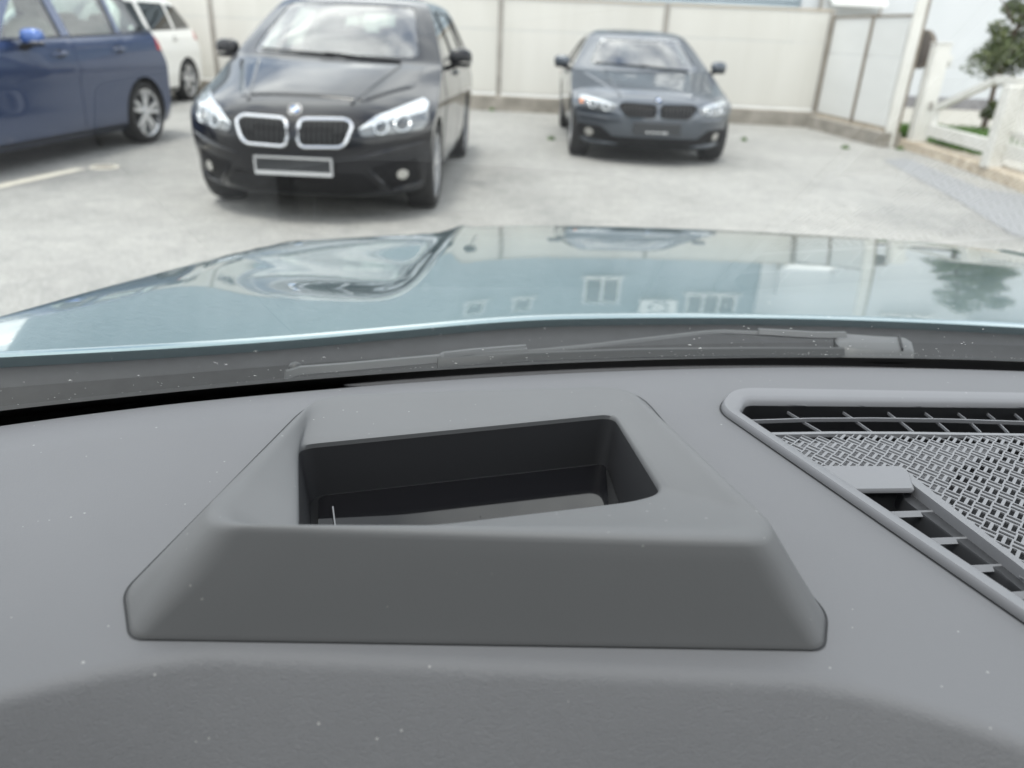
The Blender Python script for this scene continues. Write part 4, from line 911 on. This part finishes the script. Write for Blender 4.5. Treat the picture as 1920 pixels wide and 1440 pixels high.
# front slots: divider, rear bar of the grille, lit vane edges
row = lambda P, z: [Vector((*pz(px, py, z), z)) for px, py in P]
dv = row([(1393, 788), (1520, 784), (1640, 783.5), (1780, 785.5), (1920, 790)], 1.046); x_end = mir(dv[0]); dv += [Vector((*mir(dv[i]), 1.046)) for i in (3, 2, 1, 0) if mir(dv[i]).x > dv[-1].x+.01]
gt = row([(1436, 813), (1560, 811), (1700, 811.5), (1920, 815)], 1.0475); gt += [Vector((*mir(gt[i]), 1.0475)) for i in (2, 1, 0) if mir(gt[i]).x > gt[-1].x+.01]
for nm, P_, w_, h_, mt in (('vent_divider', dv, .0013, .0030, M['vent_frame']), ('grille_edge', gt, .0035, .0030, M['grille'])):
    b = MB(); b.loft([[p+Vector((0, -w_/2, -h_)), p+Vector((0, w_/2, -h_)), p+Vector((0, w_/2, 0)), p+Vector((0, -w_/2, 0))] for p in P_]); adopt(b.build(nm, mt, None, False), None)
for P_ in ([(1463, 765, 1494, 784), (1568, 766, 1596, 784), (1653, 766, 1677, 784), (1723, 767, 1746, 784), (1786, 768, 1808, 785), (1843, 770, 1863, 786), (1896, 772, 1914, 787), (1948, 774, 1964, 788)], [(1508, 793, 1536, 809), (1607, 792, 1631, 809), (1689, 792, 1710, 809), (1758, 793, 1777, 809), (1820, 794, 1837, 810), (1873, 795, 1889, 811), (1924, 796, 1938, 812)]):
    for (xa, ya, xb, yb_) in P_:
        a, c = Vector((*pz(xa, ya, 1.042), 1.042)), Vector((*pz(xb, yb_, 1.0445), 1.0445)); b = MB(); b.beam(a+(a-c)*.12, c+(c-a)*.12, .0009, .0020); adopt(b.build('lit_vane_edge', M['vent_frame'], None, False))  # pale bars stand for top edges of black vanes catching sky light
# perforated grille: blocks of two slots, turned in turn like a basket weave
TH = math.radians(-44); BL = .0085; c_, s_ = math.cos(TH), math.sin(TH)
LI0, LI1 = FI[0], FI[6]                                                # left inner edge of the frame
vent_l = [pz(1572, 919), pz(1704, 917), Vector((.2848, .3294)), Vector((.300, .262)), Vector((.280, .262))]
vent_cut = [pz(1528, 876), pz(1692, 876), Vector((.292, .3294)), Vector((.307, .262)), Vector((.280, .262)), pz(1600, 958)]
m_vent_cut = [mir(p) for p in vent_cut]
v = []; f = []; depth = .0011; ZG = 1.047
gl_poly = [pz(1405, 800), pz(1436, 806), pz(1920, 808), Vector((.49, .512)), mir(pz(1920, 808)), mir(pz(1436, 806)), mir(pz(1405, 800)), mir((.288, .272)), Vector((.288, .272))]
def quad(a, b_, c, d):
    k = len(v); v.extend([a, b_, c, d]); f.append((k, k+1, k+2, k+3))
for i in range(-10, 60):
    for j in range(-10, 60):
        u0, w0 = i*BL, j*BL
        cx, cy = .49+c_*(u0-.2+BL/2)-s_*(w0-.2+BL/2), .40+1.13*(s_*(u0-.2+BL/2)+c_*(w0-.2+BL/2))
        if not inside((cx, cy), gl_poly) or inside((cx, cy), vent_cut) or inside((cx, cy), m_vent_cut): continue
        al = (i+j) % 2
        if al: A_, B_ = [0, .00025, .00825, BL], [0, .0008, .0033, .0052, .0077, BL]
        else: A_, B_ = [0, .00025, .00825, BL], [0, .0008, .0033, .0052, .0077, BL]
        def pt(a, b_, z):
            uu, ww = (u0+a, w0+b_) if al else (u0+b_, w0+a)
            return (.49+c_*(uu-.2)-s_*(ww-.2), .40+1.13*(s_*(uu-.2)+c_*(ww-.2)), z)
        for p in range(3):
            for q in range(5):
                if p == 1 and q in (1, 3):
                    a0, a1, b0_, b1_ = A_[1], A_[2], B_[q], B_[q+1]; L4 = [(a0, b0_), (a1, b0_), (a1, b1_), (a0, b1_)]
                    for e in range(4): quad(pt(*L4[e], ZG), pt(*L4[(e+1) % 4], ZG), pt(*L4[(e+1) % 4], ZG-depth), pt(*L4[e], ZG-depth))
                else: quad(pt(A_[p], B_[q], ZG), pt(A_[p+1], B_[q], ZG), pt(A_[p+1], B_[q+1], ZG), pt(A_[p], B_[q+1], ZG))
gr = adopt(pydata('speaker_grille', v, f, M['grille'], None, False))
# blind part of the grille: a closed skin just under the slots; the speaker itself lies dark in the middle
b = MB(); b.prism([tuple(p) for p in (pz(1425, 803), pz(1905, 806), pz(1800, 850), pz(1780, 890), pz(1815, 965), pz(1850, 1012), pz(1694, 872), pz(1528, 872))], ZG-.012, ZG-.0070); b.build('blind_backing', M['grille'], gr, False)
b = MB(); b.prism([tuple(p) for p in (Vector((.19, .485)), Vector((.49, .505)), Vector((.79, .485)), Vector((.69, .27)), Vector((.31, .27)))], ZG-.022, ZG-.018); b.build('speaker_cloth', M['deep_black'], gr, False)
for mm in (lambda p: Vector(p), mir):
    # pad, inner bar and louvres of the side outlet
    def pr(name, P_, z0, z1, mat, bev=.0015):
        P_ = [mm(p) for p in P_]; b = MB(); q = round_poly(P_, .003, 3); q2 = shrink(q, bev)
        b.loft([[(p.x, p.y, z0) for p in q], [(p.x, p.y, z1-bev) for p in q], [(p.x, p.y, z1) for p in q2]]); return adopt(b.build(name, mat, None, True, 40))
    pr('outlet_pad', [pz(1526, 874), pz(1692, 874), pz(1706, 885), pz(1716, 918), pz(1582, 919)], 1.0495, 1.0525, M['vent_frame'])
    pr('outlet_bar', [pz(1693, 876), Vector((.2935, .335)), Vector((.307, .27)), Vector((.302, .27)), Vector((.288, .335)), pz(1709, 905)], 1.042, 1.0515, M['vent_frame'])
    pr('outlet_wall', [pz(1693, 885), Vector((.2925, .335)), Vector((.306, .27)), Vector((.296, .27)), Vector((.281, .335)), pz(1700, 918)], 1.00, 1.0445, M['outlet_shade'])
    pr('outlet_cavity', [pz(1560, 905), pz(1712, 905), Vector((.29, .33)), Vector((.303, .265)), Vector((.278, .265))], .990, 1.000, M['deep_black'], .001)
    for (xa, ya, xb, yb_) in ((1636, 961, 1752, 957), (1712, 1011, 1818, 1007), (1786, 1063, 1888, 1058), (1856, 1114, 1955, 1108), (1925, 1164, 2015, 1158)):
        a, c = mm(pz(xa, ya, 1.046)), mm(pz(xb, yb_, 1.046)); b = MB(); A3, C3 = Vector((*a, 1.0435)), Vector((*c, 1.0435)); A3 += (A3-C3)*.25; b.beam(A3, C3, .0045, .0014, (0, -.45, 1)); adopt(b.build('outlet_louvre', M['vent_frame'], None, False))

# --- windscreen, frit band, cowl, wipers
v = []; f = []; nxg, nzg = 60, 24
for i in range(nxg+1):
    for j in range(nzg+1):
        z = .985+(1.445-.985)*j/nzg; hw = 1.07-.24*(z-.985)/.46; x = XC+hw*(-1+2*i/nxg); v.append((x, glass_y(x, z), z))
f = [(i*(nzg+1)+j, (i+1)*(nzg+1)+j, (i+1)*(nzg+1)+j+1, i*(nzg+1)+j+1) for i in range(nxg) for j in range(nzg)]
ws = adopt(pydata('windscreen', v, f, M['windscreen'], None, True, 80))
N_IN = Vector((0, -.4986, -1)).normalized()
v = []; f = []; ZF = [.985+.069*j/6 for j in range(7)]
for i in range(121):
    x = XC-1.06+2.12*i/120
    for z in ZF: v.append(Vector((x, glass_y(x, z), z))+N_IN*.0015)
f = [(i*7+j, (i+1)*7+j, (i+1)*7+j+1, i*7+j+1) for i in range(120) for j in range(6)]
k0 = len(v)
adopt(pydata('black_border', v, f, M['deep_black'], None, True), ws)
r = random.Random(21); v = []; f = []
N_OUT = -N_IN
ex = Vector((1, 0, 0)); ey = N_OUT.cross(ex)
for i in range(600):
    x = r.uniform(-.42, 1.1); z = 1.055+.22*r.random()**2.6; p = Vector((x, glass_y(x, z), z))+N_OUT*.001; s = .00036*math.exp(r.gauss(0, .45)); a = r.uniform(.7, 1.6); k = len(v)
    v.append(p+N_OUT*s*.3)
    for q in range(6): t_ = q*math.pi/3; v.append(p+ex*(s*a*math.cos(t_))+ey*(s*1.3*math.sin(t_)))
    f += [(k, k+1+q, k+1+(q+1) % 6) for q in range(6)]
M['dust'] = principled('dust', (.42, .42, .40), .9); _n, _l, _b = nodes(M['dust']); _t = _n.new('ShaderNodeBsdfTranslucent'); _t.inputs['Color'].default_value = (.34, .34, .33, 1); _a = _n.new('ShaderNodeAddShader'); _l(_b.outputs[0], _a.inputs[0]); _l(_t.outputs[0], _a.inputs[1]); _l(_a.outputs[0], _n['Material Output'].inputs['Surface'])
du = adopt(pydata('dust', v, f, M['dust'], None, False), ws); du['kind'] = 'stuff'
b = MB(); b.loft([[(x, yb(x)+.02, bonnet_z(x, yb(x))-.05), (x, yb(x)+.004, bonnet_z(x, yb(x))-.012), (x, yb(x)-.05, bonnet_z(x, yb(x))-.024), (x, yb(x)-.10, .958), (x, yb(x)-.12, .949), (x, yb(x)-.15, .951), (x, glass_y(x, .985)+.015, .955), (x, glass_y(x, .985)-.03, .94), (x, yb(x)-.03, .90)] for x in [XC-1.09+2.18*i/80 for i in range(81)]])
cowl = adopt(b.build('cowl_panel', M['cowl'], None, True, 40))
# wiper on the right-hand side of the picture: joint, arm, rod, blade; and the end of the other blade
W3 = lambda px, py, z=1.03: onz(px, py, z)
up = N_OUT
def strip(name, P_, w, h, mat, parent=None):
    b = MB(); rings = []
    for i, p in enumerate(P_):
        d = (P_[min(i+1, len(P_)-1)]-P_[max(i-1, 0)]).normalized(); sd_ = d.cross(up).normalized(); ww = w[i] if isinstance(w, (list, tuple)) else w
        rings.append([p+sd_*ww/2, p+sd_*ww*.42+up*h*.8, p+sd_*ww*.2+up*h, p-sd_*ww*.2+up*h, p-sd_*ww*.42+up*h*.8, p-sd_*ww/2])
    b.loft(rings); return adopt(b.build(name, mat, None, True, 40), parent)
M['wiper_grey'] = principled('wiper arm', (.075, .078, .08), .5)
arm = strip('wiper_arm', [W3(1420, 628), W3(1470, 631), W3(1520, 634), W3(1556, 634.5), W3(1580, 634)], [.013, .014, .013, .013, .016], .007, M['wiper_grey'])
jp = [W3(1562, 632), W3(1576, 631), W3(1640, 636), W3(1700, 639), W3(1709, 643), W3(1714, 662), W3(1690, 664), W3(1640, 663), W3(1600, 659), W3(1576, 654), W3(1568, 647)]
b = MB(); q = round_poly(jp, .004, 3); cc = sum((Vector(p) for p in q), Vector())/len(q)
b.loft([[p-up*.010 for p in q], [p+up*.001 for p in q], [p+(cc-p)*.10+up*.004 for p in q]]); b.build('wiper_joint', M['wiper_grey'], arm, True, 40)
a, c = W3(1686, 638.5), W3(1692, 664); b = MB(); b.beam(a+up*.0045, c+up*.0045, .0016, .003, tuple(up)); b.build('joint_seam', M['deep_black'], arm, False)
strip('wiper_rod', [W3(985, 664), W3(1100, 653), W3(1220, 639), W3(1320, 627), W3(1355, 625), W3(1420, 628)], [.003, .004, .005, .006, .007, .008], .004, M['wiper_grey'], arm)
strip('wiper_blade', [W3(820, 690, 1.035), W3(900, 684, 1.035), W3(1000, 677.5, 1.035), W3(1200, 670.5, 1.035), W3(1400, 668, 1.03), W3(1580, 668, 1.03)], [.006, .010, .010, .010, .010, .008], .009, M['grey_plastic'], arm)
a2 = strip('wiper_blade', [W3(535, 711), W3(560, 703), W3(640, 697), W3(760, 686), W3(880, 675.5), W3(985, 667)], [.004, .014, .016, .017, .017, .014], .008, M['wiper_grey'])
b = MB(); p = W3(553, 702); b.blob(p+up*.006, (.006, .006, .005), 1, 10, 8); b.build('blade_cap', M['grey_plastic'], a2)
strip('blade_clip', [W3(985, 657.5, 1.035), W3(940, 661, 1.035), W3(880, 666, 1.035), W3(830, 672, 1.035), W3(815, 681, 1.03)], [.005, .008, .012, .014, .004], .006, M['wiper_grey'], a2)
# washer nozzle recess in the cowl
p = W3(866, 640, .958); b = MB(); b.box(p+Vector((0, 0, .004)), (.05, .035, .010), (0, 0, .1), bev=.003); nz0 = b.build('washer_nozzle', M['cowl'], None); adopt(nz0)
b = MB()
for dx in (-.008, .008): b.box(p+Vector((dx, 0, .0095)), (.011, .005, .003))
b.build('nozzle_slot', M['deep_black'], nz0, False)
